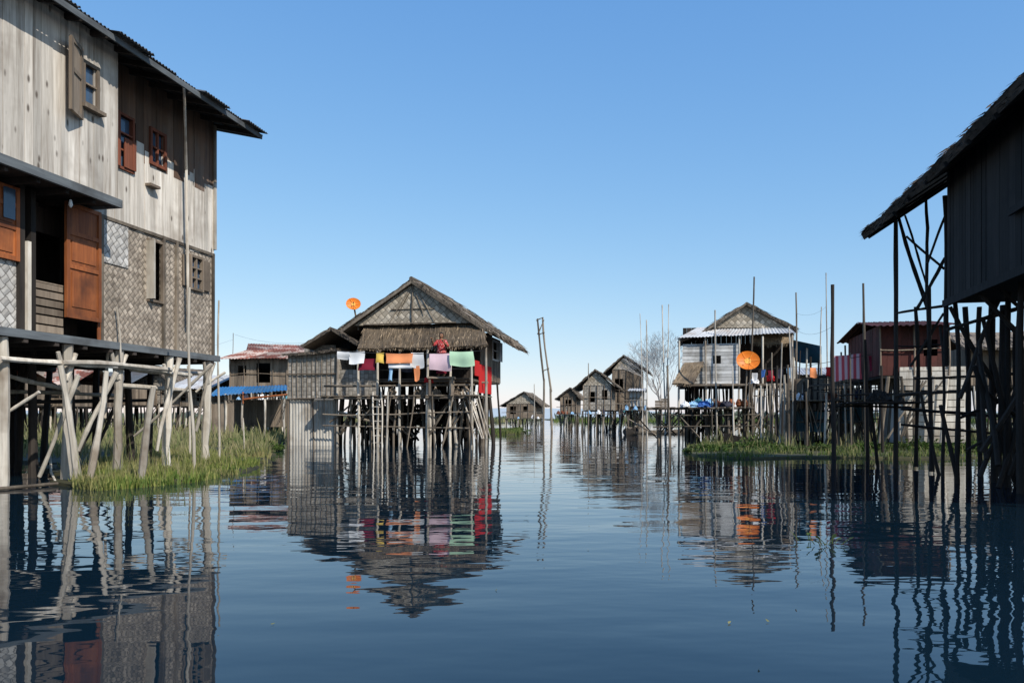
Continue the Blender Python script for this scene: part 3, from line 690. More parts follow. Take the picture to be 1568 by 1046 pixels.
    for s_ in(-1,1):
        ey.stick(C+Vector((s_*.02,-.083,.014)),C+Vector((s_*.042,-.076,.014)),.006,.005,2,6,0);ey.stick(C+Vector((s_*.016,-.09,.034)),C+Vector((s_*.045,-.08,.036)),.004,.003,2,5,0)
    ey.done()
    mo=Part('mouth',CL['brown'],E);mo.stick(C+Vector((-.022,-.083,-.05)),C+Vector((.022,-.083,-.05)),.006,.006,3,6,0);mo.done()
    hr=Part('hair',hair,E,True)
    def gf(u,v):
        a=u*6.2832;q=(v-.5)*math.pi;x=math.cos(q)*math.sin(a);y=-math.cos(q)*math.cos(a);z=math.sin(q)
        if y<-.2 and z<.5: y=-.2
        return C+Vector((x*.083,y*.10+.012,z*.122+.01))
    hr.grid(gf,24,16,.5);hr.grid(lambda u,v:C+Vector((math.cos(u*6.28)*.04*math.sin(v*3.14),.115+.035*math.sin(u*6.28)*math.sin(v*3.14),-.01+.04*math.cos(v*3.14))),12,8,.5)
    hr.done()
c=M.p(676,580,-1.3);zst=M.lz(577,-1.5,-1.3)
wx=M.ox+c[0]*M.ax[0]+c[1]*M.ay[0];wy=M.oy+c[0]*M.ax[1]+c[1]*M.ay[1]
bn=Part('low_bench',BOARD2)
bn.box((wx-.5,wy-.25,zst-.08),(wx+.5,wy+.3,zst-.01))
for a_ in(-.42,.42):
    for b_ in(-.18,.24): bn.box((wx+a_-.04,wy+b_-.04,ZL-.02),(wx+a_+.04,wy+b_+.04,zst-.081))
bn.done()
woman(wx,wy,zst-.01,-.25,1.62)

# ============================================================ RIGHT MID HOUSE
Q=House('tin_and_thatch_stilt_house',*W(1130,0,38)[:2],-CH)
p=Q.p;x_=Q.lx
pk=p(1142,465,.3)[2];xm=x_(1142,.3);xa=x_(1070,.3);xc=x_(1219,.3);ea=p(1070,512,.3)[2];ec=p(1219,505,.3)[2]
t=Q.part('thatch_roof',THATCHG)
thatch(t,(xa,-.1,ea),(xa,5.5,ea),(xm,-.1,pk),(xm,5.5,pk),th=.1,dens=25,rows=5)
thatch(t,(xc,5.5,ec),(xc,-.1,ec),(xm,5.5,pk),(xm,-.1,pk),th=.1,dens=25,rows=5)
tn=Q.part('tin_pent_roof',TIN)
corr(tn,(x_(1038,-.9),-.9,p(1038,518,-.9)[2]),(x_(1218,-.9),-.9,p(1218,510,-.9)[2]),(x_(1068,.5),.5,p(1068,502,.5)[2]),(x_(1205,.5),.5,p(1205,499,.5)[2]),.16,.02,.8)
corr(tn,(x_(1038,-.9),4,p(1038,518,-.9)[2]),(x_(1038,-.9),-.9,p(1038,518,-.9)[2]),(x_(1075,.5),4,ea+.1),(x_(1075,.5),.3,ea+.1),.16,.02,.8)
g=Q.part('gable_weave',WEAVET);gablepoly(g,.12,[(x_(1085,.12),p(1085,502,.12)[2]),(x_(1205,.12),p(1205,502,.12)[2]),(xm,pk-.14)])
ZD=p(1130,588,0)[2];ZL=p(1080,624,-1.5)[2]
ww=Q.part('slat_walls',WHITEW)
boards(ww,'x',-.6,x_(1046,-.6),x_(1132,-.6),ZD,p(1090,526,-.6)[2],.17,.03,horiz=True,rag=.06,gap=.015,op=[(x_(1092,-.6),x_(1104,-.6),ZD+.9,ZD+1.4)])
boards(ww,'y',x_(1046,-.6),-.55,4,ZD,ZD+1.9,.17,.03,horiz=True,gap=.015)
dw=Q.part('dark_walls',DARKB);boards(dw,'x',1.8,x_(1046),x_(1215,1.8),ZD,p(1150,500,1.8)[2],.22);boards(dw,'y',x_(1215),1.,4.5,ZD,ZD+2.2,.2);boards(dw,'x',4.5,x_(1046),x_(1215,4),ZD,ZD+2.3,.25)
fp=Q.part('decks',POSTG);fp.box((x_(1040),-.8,ZD-.08),(x_(1222),4.5,ZD-.02))
for i in range(50):
    x=x_(990,-2.4)+i*(x_(1152,-2.4)-x_(990,-2.4))/50;fp.box((x,-2.4+U(-.2,.2),ZL-.03),(x+.09,-.2,ZL+U(0,.02)))
fp.stick((x_(990,-2.4),-2.35,ZL-.07),(x_(1155,-2.4),-2.35,ZL-.05),.05,.05,5,6,.005)
fp.stick((x_(1036,-.9),-.9,ZD-.1),(x_(1225,-.9),-.9,ZD-.1),.05,.05,5,6,.005)
v=Q.part('posts',POST);v2=Q.part('posts_grey',POSTG);v3=Q.part('posts_dark',POSTD)
for px in(1040,1080,1132,1168,1213): v.stick((x_(px,-.75),-.75,-.5),(x_(px,-.75),-.75,p(1100,516,-.7)[2]),.055,None,6,7,.01)
for i in range(120):
    px=U(1000,1225);y=U(-2.3,4);tz=ZL-.04 if (px<1150 and y<-.2) else ZD-.08
    if px<1040 and y>-.3:continue
    (v if y<-.8 and R.random()<.3 else v2 if y<0 else v3).stick((x_(px,y)+U(-.2,.2),y,-.4),(x_(px,y),y,tz),U(.03,.07),None,5,6,.025)
for i in range(55):
    px=U(1000,1200);y=U(-2.3,3);(v2 if y<-.4 else v3).stick((x_(px,y),y,U(.1,.6)),(x_(px,y)+U(-1.4,1.4),y,U(1.,1.6)),.04,None,4,6,.02)
for py in(634,654): v2.stick(p(1000,py,-2.2),p(1160,py+U(-4,4),-2.2),.03)
for i in range(10): v.stick(p(1150+i*6,590+U(-4,6),-.9),p(1140+i*9,625+U(-5,25),-1.2),.03)
for py in(596,606): v2.stick(p(1150,py,-.9),p(1225,py,-.9),.03)
aw=Q.part('thatch_awning',THATCH);thatch(aw,p(1030,588,-1.5),p(1062,588,-1.5),p(1048,556,-.7),p(1078,554,-.7),th=.06,dens=60,rows=3,bl=(.2,.4))
thatch(aw,p(1150,528,-.2),p(1214,526,-.2),p(1152,512,.4),p(1214,510,.4),th=.04,dens=40,rows=2,bl=(.2,.3))
jr=Q.part('water_jars',DOOR,True)
for px in(1120,1132,1140):
    a=x_(px,-1.6)
    jr.stick((a,-1.6,ZL),(a,-1.6,ZL+.18),.1,.17,2,10,0,knob=.0);jr.stick((a,-1.6,ZL+.18),(a,-1.6,ZL+.38),.17,.08,2,10,0,knob=.0)
cl_=Q.part('crates_and_baskets',BOARD2)
for px in(1008,1018,1092,1104,1148): a=x_(px,-1.2);s_=U(.14,.24);boards(cl_,'x',-1.2,a-s_,a+s_,ZL,ZL+U(.25,.45),.08,.3,horiz=True,gap=.02)
Q.done()
for nm,col,px,py,D,rx in (('clothes_heap','sky',1062,622,36.4,.38),('clothes_heap','blue',1078,622,36.2,.3),('clothes_heap','white',1050,622,36.3,.24),('clothes_heap','brown',1098,622,36.5,.18),('clothes_heap','red',1180,582,37,.16),
    ('clothes_heap','dark',1112,622,36.3,.3),('clothes_heap','white',1155,586,37,.2),('clothes_heap','teal',1070,618,36.9,.2),('clothes_heap','sky',1086,620,36.9,.22)):
    P_=Part(nm,CL[col],None,False);w=W(px,py,D);heap(P_,(w[0],w[1],w[2]-.05),rx,.3,U(.18,.32));P_.done()
L2=House('laundry_line',*W(1130,0,36.2)[:2],-CH)
rp=L2.part('rope',BLACKM);rp.stick(L2.p(1150,566,0),L2.p(1225,562,0),.010,.010,4,5,.01)
for col,a,b,c_,d in(('white',1152,1160,571,583),('blue',1167,1172,566,578),('maroon',1176,1184,567,580),('dark',1192,1199,565,579),('sky',1205,1212,563,582)):
    q=L2.part('cloth_'+col,CL[col],True);aa=L2.p(a,c_,0);bb=L2.p(b,c_,0);cloth(q,aa,bb,aa[2]-L2.p(a,d,0)[2])
L2.done()
dish('satellite_dish',1145,553,34.8,.50,625,1142,tilt=.3,yaw=-.1)

# ============================================================ generic background stilt houses
def bg(name,pxl,pxr,pyp,pye,pyf,D,yaw=-CH,depth=5.,wall=None,roof=None,gable='front',wins=(),mode='thatch',pxp=None,wt='boards',ov=12,deck=None,base_py=None,stm=None,gw=None):
    h=House(name,*W((pxl+pxr)/2,0,D)[:2],yaw);p=h.p;x_=h.lx
    wall=wall or BOARD2;roof=roof or THATCHG;pxp=pxp or (pxl+pxr)/2
    x0,x1=x_(pxl),x_(pxr);zf=p(pxl,pyf)[2];ze=p((pxl+pxr)/2,pye)[2];zp=p(pxp,pyp)[2];xp=x_(pxp)
    o=[]
    for a,b,c,d in wins: o.append((x_(a),x_(b),p(a,d)[2],p(a,c)[2]))
    w=h.part('walls',wall)
    if wt=='boards': boards(w,'x',0,x0,x1,zf,ze,.22,.03,op=o)
    elif wt=='horiz': boards(w,'x',0,x0,x1,zf,ze,.2,.03,op=o,horiz=True,gap=.012)
    else: panel(w,'x',0,x0,x1,zf,ze,.03,op=o)
    boards(w,'y',x0,.04,depth,zf,ze,.25);boards(w,'y',x1-.03,.04,depth,zf,ze,.25);boards(w,'x',depth,x0,x1,zf,ze,.3)
    i_=h.part('interior',INT);panel(i_,'x',depth*.6,x0+.05,x1-.05,zf,ze);i_.box((x0,-.05,zf-.1),(x1,depth,zf-.02))
    bt=h.part('battens',BOARD2)
    for k in range(5): 
        x=x0+(x1-x0)*k/4;bt.stick((x,-.06,zf),(x,-.06,ze),.035)
    bt.stick((x0,-.08,(zf+ze)/2),(x1,-.08,(zf+ze)/2+U(-.05,.05)),.025)
    r=h.part('roof',roof)
    dx=(ov/F)*D
    def face(a,b,c,d):
        if mode=='thatch': thatch(r,a,b,c,d,th=.07,dens=20,rows=4,bw=.05)
        else: corr(r,a,b,c,d,.2,.025,.9)
    if gable=='front':
        ez=ze-.25
        face((x0-dx,-.3,ez),(x0-dx,depth+.4,ez),(xp,-.3,zp),(xp,depth+.4,zp));face((x1+dx,depth+.4,ez),(x1+dx,-.3,ez),(xp,depth+.4,zp),(xp,-.3,zp))
        gg=h.part('gable',gw or w.mat);gablepoly(gg,-.04,[(x0,ze),(x1,ze),(xp,zp-.15)]);gablepoly(gg,depth,[(x0,ze),(x1,ze),(xp,zp-.15)])
    else:
        face((x0-dx,-.6,ze-.1),(x1+dx,-.6,ze-.1),(x0-dx*.6,depth/2,zp),(x1+dx*.6,depth/2,zp));face((x1+dx,depth+.6,ze-.1),(x0-dx,depth+.6,ze-.1),(x1+dx*.6,depth/2,zp),(x0-dx*.6,depth/2,zp))
    s=h.part('stilts',stm or POSTG);s2=h.part('stilts_dark',POSTD);s3=h.part('stilts_bleached',POST)
    n=max(4,int((x1-x0)/.7))
    for j,y in enumerate((-.3,.4,1.5,3,depth)):
        for i in range(n+1):
            x=x0+(x1-x0)*i/n+U(-.2,.2);(s3 if j<2 and R.random()<.3 else s if j<2 else s2).stick((x+U(-.25,.25),y,-.5),(x,y,zf-.05),U(.04,.08),None,4,6,.03)
    for k in range(int(n*1.2)): x=U(x0,x1-.6);s.stick((x,-.35,U(.1,.6)),(x+U(.5,1.4),-.35,zf-.2),.035,None,3,6,.02)
    if deck:
        a,b,dy,dpy=deck;xa,xb_=x_(a,-dy),x_(b,-dy);zd=p(a,dpy,-dy)[2];nd=max(4,int((xb_-xa)/.14))
        for i in range(nd): s.box((xa+(xb_-xa)*i/nd,-dy+U(-.2,.2),zd-.03),(xa+(xb_-xa)*(i+.85)/nd,.3,zd))
        for i in range(max(3,int((xb_-xa)/.6))):
            for y in(-dy+.1,-dy*.4):
                x=xa+(xb_-xa)*R.random();(s if R.random()<.65 else s3).stick((x+U(-.3,.3),y,-.4),(x,y,zd+(.8 if R.random()<.3 else 0)),.045,None,4,6,.03)
        s.stick((xa,-dy,zd+.7),(xb_,-dy,zd+.75),.03)
        for i in range(4):
            cm=R.choice(('white','sky','brown','dark','teal'));q=h.part('clutter_'+cm,CL[cm]);heap(q,(U(xa,xb_),-dy*.5,zd),U(.1,.2),.2,U(.15,.35))
    h.done();return h
bg('small_stilt_house',776,820,600,618,640,95,wall=BOARD2,wins=[(782,790,622,634),(802,806,622,630)],pxp=803,ov=10,deck=(768,828,2,641),depth=5,gw=WEAVET)
bg('small_stilt_house',858,882,594,607,632,80,wall=BOARD2,wins=[(866,874,612,622)],pxp=874,ov=7,deck=(852,885,1.5,634),depth=4)
bg('small_stilt_house',893,936,566,590,628,62,wall=WEAVEG,wt='panel',wins=[(902,911,600,616),(922,930,597,612)],pxp=912,ov=14,deck=(888,966,2.5,634),depth=4,gw=WEAVET)
bg('small_stilt_house',938,982,544,566,628,67,wall=BOARD2,wins=[(944,952,580,600)],pxp=955,ov=13,deck=(930,990,1.5,632),depth=4,gw=WEAVET)
bg('white_slat_stilt_house',964,986,594,597,622,60,wall=WHITEW,wt='horiz',gable='side',mode='tin',roof=TIN,ov=3,deck=(955,992,2,628),depth=3)
bg('rust_roof_house',352,440,530,548,598,48,yaw=-.1,wall=BOARD2,roof=TINR,mode='tin',gable='side',wins=[(394,413,556,586),(365,372,560,575)],ov=14,depth=6,deck=(345,440,2,612))
bg('rust_roof_house',388,470,522,538,590,56,yaw=.35,wall=BOARD2,roof=TINR,mode='tin',gable='side',ov=10,depth=6)
bt_=House('blue_tin_shelter',*W(380,0,44)[:2],-.1);q=bt_.part('blue_roof',TINB)
corr(q,bt_.p(318,607,-1.5),bt_.p(441,598,-1.5),bt_.p(335,593,1.),bt_.p(441,590,1.),.2,.025,.9)
q=bt_.part('posts',POST)
for px in(322,345,372,405,436): q.stick(bt_.p(px,603,-1.3),(bt_.lx(px,-1.3),-1.3,-.4),.06)
q=bt_.part('rail',DOOR);q.stick(bt_.p(372,612,-1.4),bt_.p(442,604,-1.4),.06);q.stick(bt_.p(372,600,-1.4),bt_.p(372,618,-1.4),.05)
q=bt_.part('board_fence',BOARD2);boards(q,'x',-1.2,bt_.lx(318,-1.2),bt_.lx(358,-1.2),.2,bt_.p(330,616,-1.2)[2],.2);boards(q,'x',.8,bt_.lx(358,.8),bt_.lx(440,.8),.6,bt_.p(400,612,.8)[2],.25)
bt_.done()
for i,(a,b,pp_,pe,pf,D,m_,rm,md,gb_) in enumerate(((-60,20,560,585,618,44,WEAVET,THATCHG,'thatch','front'),(38,110,560,588,622,46,BOARD2,TINR,'tin','side'),(120,196,566,590,620,52,BOARD2,TIND,'tin','side'),
      (205,262,560,584,618,55,WEAVEG,THATCHG,'thatch','front'),(262,322,572,594,622,50,BOARD2,TIN,'tin','side'),(-160,-50,545,580,618,40,BOARD2,TINR,'tin','side'))):
    bg('stilt_house_in_reeds',a,b,pp_,pe,pf,D,yaw=U(-.3,.1),wall=m_,roof=rm,mode=md,gable=gb_,wins=[(a+14,a+22,pe+9,pe+20),(a+40,a+50,pe+9,pe+20)],ov=8)
bg('rust_red_house',1347,1452,480,497,575,26.5,wall=TINRD,roof=TINRD,mode='tin',gable='side',wt='boards',ov=16,depth=5,wins=[(1420,1436,520,545)])
pl=House('pale_boathouse',*W(1410,0,27)[:2],-CH);q=pl.part('walls',PALE)
panel(q,'x',-.6,pl.lx(1378,-.6),pl.lx(1480,-.6),.25,pl.p(1400,562,-.6)[2],.04);panel(q,'y',pl.lx(1378,-.6),-.55,2,.25,1.9);boards(q,'x',-.66,pl.lx(1378,-.66),pl.lx(1480,-.66),.3,pl.p(1400,565,-.6)[2],.24,horiz=True,gap=.03)
q=pl.part('base',POSTD);q.box((pl.lx(1380,-.5),-.5,-.5),(pl.lx(1478,-.5),2,.24));boards(q,'x',-.7,pl.lx(1378,-.7),pl.lx(1480,-.7),pl.p(1400,600,-.7)[2],pl.p(1400,597,-.7)[2],.1,horiz=True)
pl.done()
bg('stilt_house_in_reeds',1480,1620,500,530,590,34,wall=BOARD2,roof=THATCHG,gable='side',ov=10)
bg('stilt_house_in_reeds',1225,1300,560,572,620,52,wall=BOARD2,roof=TIN,mode='tin',gable='side',ov=6,wins=[(1240,1252,582,600)])

J=House('bamboo_drying_rack',*W(1265,0,30)[:2],-CH);p=J.p
a=J.part('poles',POSTG);b=J.part('poles_bleached',POST);d=J.part('poles_dark',POSTD)
for i in range(80):
    px=U(1195,1345);y=U(-2,3);tp=U(570,615) if R.random()<.8 else U(520,560)
    (a if R.random()<.55 else b if R.random()<.35 else d).stick((J.lx(px,y)+U(-.15,.15),y,-.4),p(px,tp,y),U(.02,.05),None,5,6,.02)
for py in(578,588,600,614,628,645):
    for k in range(2): (a if k else d).stick(p(U(1195,1245),py+U(-4,4),U(-1,1)),p(U(1290,1350),py+U(-7,7),U(-1,1)),.028,None,5,6,.01)
for i in range(24):
    px=U(1205,1330);(a if i%2 else d).stick(p(px,U(590,620),-.8),p(px+U(-30,30),U(640,680),-.8),.025)
for i in range(45): 
    x0=J.lx(1205,0);x1=J.lx(1340,0);x=x0+(x1-x0)*i/45;a.box((x,-1.2+U(-.1,.1),1.72),(x+.07,1,1.75))
q=J.part('teal_panels',TINT)
for x0,x1,y0,y1 in((1212,1236,626,660),(1240,1262,630,662),(1285,1322,620,648)): corr(q,p(x0,y1,-.5),p(x1,y1,-.5),p(x0,y0,-.5),p(x1,y0,-.5),.12,.02,.5)
q=J.part('plank_screen',BOARD2)
boards(q,'x',1.2,J.lx(1215,1.2),J.lx(1262,1.2),1.0,J.p(1240,580,1.2)[2],.16,rag=.15);boards(q,'x',.8,J.lx(1290,.8),J.lx(1335,.8),.9,J.p(1300,596,.8)[2],.16,rag=.15)
q=J.part('fish_trap',BOARD2)
for i in range(9):
    ang=i/9*3.14
    q.stick(p(1250+8*math.cos(ang),588-10*math.sin(ang),-.3),p(1290+8*math.cos(ang),588-10*math.sin(ang),-.3),.015)
for col,px,y_ in(('white',1222,0),('dark',1232,.3),('brown',1300,0),('dark',1315,.2),('brown',1272,.2)):
    q=J.part('clutter_'+col,CL[col]);heap(q,(J.lx(px,y_),y_,1.75),U(.12,.25),.2,U(.2,.4))
J.done()
T=House('blue_tarpaulin_roof',*W(1235,0,42)[:2],-CH);q=T.part('tarp',TINB);q.grid(lambda u,v:tuple(Vector(T.p(1212+u*46,520+v*30+u*10,-1+v*1.5))+Vector((0,0,.12*math.sin(u*5)*math.sin(v*4)))),12,8)
q=T.part('poles',POST)
for px in(1214,1236,1256): q.stick(T.p(px,530,-.5),(T.lx(px,-.5),-.5,-.4),.05)
T.done()
L3=House('laundry_line',*W(1300,0,28)[:2],-CH);q=L3.part('rope',BLACKM);q.stick(L3.p(1235,560,0),L3.p(1345,541,0),.010,.010,5,5,.01)
st_,nt,b=new_mat('striped_cotton');tc=N(nt,'ShaderNodeTexCoord');wv_=N(nt,'ShaderNodeTexWave');wv_.inputs['Scale'].default_value=1.6
nt.links.new(tc.outputs['Object'],wv_.inputs['Vector']);nt.links.new(mixc(nt,maprange(nt,wv_.outputs[0],.4,.6),(.6,.08,.1),(.75,.5,.52)),b.inputs['Base Color']);b.inputs['Roughness'].default_value=.9
q=L3.part('striped_sheet',st_,True);aa=L3.p(1274,545,0);bb=L3.p(1318,541,0);cloth(q,aa,bb,.9)
for col,a,b,c_,d in(('orange',1240,1250,563,578),('red',1264,1272,562,576),('maroon',1331,1339,545,568)):
    q=L3.part('cloth_'+col,CL[col],True);aa=L3.p(a,c_,0);bb=L3.p(b,c_,0);cloth(q,aa,bb,aa[2]-L3.p(a,d,0)[2])
L3.done()
POLES=[(1275,436,1277,690,21.5,.07,POSTD),(1322,434,1326,690,24,.05,POSTG),(1219,448,1218,668,32,.045,POSTG),(1265,418,1268,668,38,.035,POST),(1155,424,1146,625,36,.045,POSTG),
 (1014,467,1018,600,42,.04,POST),(1024,466,1020,600,42,.03,POST),(1095,475,1097,600,36,.045,POST),(1122,560,1124,680,34,.04,POST),(1022,560,1026,690,31,.05,POSTG),(1087,560,1089,620,36,.03,POSTG),
 (990,490,991,665,50,.045,POST),(901,556,901,668,58,.04,POSTG),(980,480,982,560,55,.03,POST),(1190,560,1192,690,30,.05,POSTD),(1234,600,1236,706,26,.05,POSTG),(1302,540,1304,700,27,.035,POSTG),
 (1325,520,1329,712,20,.05,POSTD),(1350,560,1352,700,24,.05,POSTD),(594,600,592,690,28.5,.04,POST),(1165,590,1166,690,30,.04,POST),(818,588,818,655,85,.05,POST),(357,510,359,600,50,.03,POSTG),(287,560,291,700,20,.03,POST),(1208,500,1212,620,34,.035,POST),(1283,560,1285,690,29,.04,POSTG),
 (372,640,374,690,24,.025,POST),(1258,470,1256,640,33,.03,POST),(1182,540,1180,680,33,.035,POSTG)]
for a,b,c_,d,D,r,m_ in POLES:
    q=Part('bamboo_pole',m_);A=Vector(W(a,b,D));B=Vector(W(c_,d,D));
    q.stick(A,B+(B-A).normalized()*((B.z+.4)*1.02),r*.7,r,8,8,.008);q.done()
D=62;q=Part('leaning_pole_frame',POSTG)
q.stick(W(823,488,D),W(833,585,D),.07,.08,5,6,.015);q.stick(W(833,580,D),W(832,664,D),.08,.08,4,6,.01)
q.stick(W(831,487,D),W(844,600,D),.07,.08,5,6,.015);q.stick(W(843,595,D),W(845,664,D),.08,.09,4,6,.01)
for a,b in(((821,491),(832,486)),((824,513),(834,509)),((831,568),(841,564)),((823,512),(833,490))):
    q.stick(W(a[0],a[1],D-.1),W(b[0],b[1],D-.1),.045)
q.done()
q=Part('power_line',BLACKM)
def wire(a,b,sag,r=.012,n=14):
    a=Vector(a);b=Vector(b);pr=a
    for i in range(1,n+1):
        t_=i/n;c=a.lerp(b,t_)-Vector((0,0,sag*4*t_*(1-t_)));q.stick(pr,c,r,r,1,4,0);pr=c
wire(W(1275,500,21.5),W(1219,505,32),.2,.004);wire(W(1265,470,38),W(1219,480,32),.2,.004)
wire(W(359,512,50),W(500,522,36),.3,.006);wire(W(357,520,50),W(120,560,46),.4,.006)
q.done()
def bare_tree(px,D,h):
    q=Part('bare_tree',grain('grey_bark',(.48,.45,.42),(.36,.34,.32),var=.3));b=Vector((W(px,0,D)[0],D,0))
    def br(p0,d,L,r,k):
        p1=p0+d*L;q.stick(p0,p1,r,r*.6,2,5 if k<3 else 3,.05)
        if k>=6:return
        for i in range(3 if k>0 else 6):
            nd=(d+Vector((U(-.8,.8),U(-.8,.8),U(-.1,.4)))).normalized();br(p0+d*L*U(.55,1.),nd,L*U(.62,.8),max(.008,r*.52),k+1)
    br(b,Vector((0,0,1)),h*.36,.10,0);q.done()
bare_tree(1012,66,8.4)

def canoe(name,px,py,L,w,yaw,mat):
    g=G(px,py);h=House(name,g[0],g[1],yaw);q=h.part('hull',mat,True)
    def fn(u,v,s=1.):
        x=(u-.5)*L;k=max(0.,1-abs(2*u-1)**2.6);a=(v-.5)*math.pi
        return (x,math.sin(a)*w*.5*s*(k*.97+.03),-.12+(.36+.30*abs(2*u-1)**3)*(1-math.cos(a)*s*.98))
    q.grid(fn,28,10);q.grid(lambda u,v:fn(u,v,.92),28,10)
    t=h.part('thwarts',BOARD2)
    for u in(-.28,-.05,.2): t.box((u*L-.08,-w*.42,.16),(u*L+.08,w*.42,.19))
    h.done()
canoe('wooden_canoe',966,666,4.6,.9,1.3,POSTD);canoe('wooden_canoe',1235,684,6.5,.9,.08,POSTD);canoe('wooden_canoe',1012,664,5,.9,.2,POSTG)

# ------------------------------------------------------------ banks and vegetation
def bank(name,pts,h=.05):
    q=Part(name,SOIL);n=len(pts);c=(sum(a[0] for a in pts)/n,sum(a[1] for a in pts)/n)
    fine=[]
    for i in range(n):
        a=Vector(pts[i]);b=Vector(pts[(i+1)%n]);L=(b-a).length;k=max(1,min(18,int(L/.6)))
        for j in range(k):
            p_=a.lerp(b,j/k);sc=min(.6,L*.18);fine.append((p_.x+noise.noise(Vector((p_.x*1.3,p_.y*1.3,0)))*sc,p_.y+noise.noise(Vector((p_.x*1.3,p_.y*1.3,9)))*sc))
    m=len(fine);vs=[(x,y,-.15) for x,y in fine]+[(x+(c[0]-x)*.01,y+(c[1]-y)*.01,h) for x,y in fine]
    q.add(vs,[(i,(i+1)%m,(i+1)%m+m,i+m) for i in range(m)]+[tuple(range(m,2*m))]);q.done();return fine
def inside(x,y,poly):
    r=False;j=len(poly)-1
    for i in range(len(poly)):
        xi,yi=poly[i];xj,yj=poly[j]
        if (yi>y)!=(yj>y) and x<(xj-xi)*(y-yi)/(yj-yi)+xi:r=not r
        j=i
    return r
def g2(px,py): g=G(px,py);return (g[0],g[1])
Lb=[g2(112,748),g2(150,752),g2(215,747),g2(300,739),g2(375,724),g2(414,706),g2(412,694),g2(440,672),g2(470,664),g2(470,655),(-16,140),(-160,140),(-160,22),(-22,20),g2(-20,705),g2(80,712)]
Rb=[g2(1050,690),g2(1066,699),g2(1130,703),g2(1250,701),g2(1400,703),g2(1600,701),(40,24),(60,60),(30,62),g2(1200,672),g2(1100,676),g2(1058,683)]
Cb=[g2(746,667),g2(796,665),g2(800,660),g2(745,659)]
FL=[(-600,150),(-60,150),(-14,150),(2,160),(4,200),(2,900),(-900,900)]
FR=[(11,185),(14,150),(70,140),(600,140),(900,900),(22,900)]
lb=bank('left_marsh_bank',Lb);rb_=bank('right_marsh_bank',Rb);cb=bank('centre_marsh_bank',Cb);bank('far_marsh',FL);bank('far_marsh',FR)
def grass(name,mat,poly,n,hr,bbox,w=.02,filt=None,lean=.35,clump=None):
    q=Part(name,mat);c=0;t=0
    while c<n and t<n*20:
        t+=1;x=U(bbox[0],bbox[1]);y=U(bbox[2],bbox[3])
        if not inside(x,y,poly):continue
        nz=noise.noise(Vector((x*.7,y*.7,3.)))+.5*noise.noise(Vector((x*2.7,y*2.7,3.)))
        if R.random()>.45+nz*1.6:continue
        L=U(*hr)*(1+.9*nz);q.blade((x,y,.0),(U(-lean,lean),U(-lean,lean),1),w*U(.6,1.4),L,None,U(0,.25));c+=1
    return q.done()
grass('marsh_grass',GRASS,Lb,16000,(.07,.25),(-10,-4,12,24),.016)
grass('marsh_grass',GRASSG,Lb,10000,(.06,.20),(-9.5,-4.2,12,20),.018)
grass('marsh_grass',REED,Lb,15000,(.15,.5),(-30,-5,21,46),.035)
grass('marsh_grass',REED,Lb,6000,(.3,.9),(-45,-10,30,80),.06)
grass('tall_reeds',REED,Lb,260,(.3,.75),(-9,-4.5,12.5,17.5),.012,lean=.3)
grass('marsh_grass',GRASSG,Rb,12000,(.06,.2),(4,20,19,34),.025)
grass('marsh_grass',REED,Rb,3000,(.08,.35),(4,20,19,34),.02)
grass('marsh_grass',REED,Rb,6000,(.3,.7),(8,40,26,60),.045)
grass('marsh_grass',GRASSG,Cb,3500,(.1,.35),(-4,3,48,75),.05)
grass('far_reeds',REED,FL,6000,(.4,1.4),(-150,5,150,260),.25);grass('far_reeds',GRASSG,FR,6000,(.4,1.4),(9,170,140,260),.25)
def bush(px,py,rad,h,n=700,mat=BUSH):
    g=G(px,py);q=Part('leafy_bush',mat)
    for i in range(n//18):
        a=U(0,6.28);rr=math.sqrt(R.random())*rad;cx=g[0]+math.cos(a)*rr;cy=g[1]+math.sin(a)*rr*.7;hz=h*U(.4,1.)*(1-.5*(rr/rad)**2);k=R.random()
        q.stick((cx,cy,0),(cx,cy,hz),.008,.005,1,4,0)
        for j in range(18):
            q.blade((cx+U(-.1,.1),cy+U(-.1,.1),U(.1,1)*hz),(U(-1,1),U(-1,1),U(-.2,.9)),U(.03,.07),U(.08,.18),k*.7+R.random()*.3,.3)
    q.done()
for px,py,r,h in((1090,693,.9,.3),(1150,691,.8,.5),(1190,693,.6,.3),(1330,693,.8,.4),(1410,692,1.,.5),(1470,694,1.,.45),(1530,694,.9,.45),(400,690,.8,.4),(375,682,1.,.45),(55,690,1.,.5),(20,694,1,.6),(420,668,1.2,.5),(345,676,1,.4),(772,662,2.2,.4),(1250,692,.7,.3)):
    bush(px,py,r,h,900)
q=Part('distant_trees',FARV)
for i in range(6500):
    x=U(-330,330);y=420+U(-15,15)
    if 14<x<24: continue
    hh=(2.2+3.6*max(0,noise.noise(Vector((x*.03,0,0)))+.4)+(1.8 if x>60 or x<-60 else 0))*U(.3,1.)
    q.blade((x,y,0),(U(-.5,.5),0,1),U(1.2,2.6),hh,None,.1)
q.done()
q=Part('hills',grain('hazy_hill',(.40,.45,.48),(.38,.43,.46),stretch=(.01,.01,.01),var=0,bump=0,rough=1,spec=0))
q.grid(lambda u,v:((u-.5)*5200,2300+v*300,v*(22+26*noise.noise(Vector((u*5,1,0)))+12*noise.noise(Vector((u*17,3,0))))-.5),120,3);q.done()
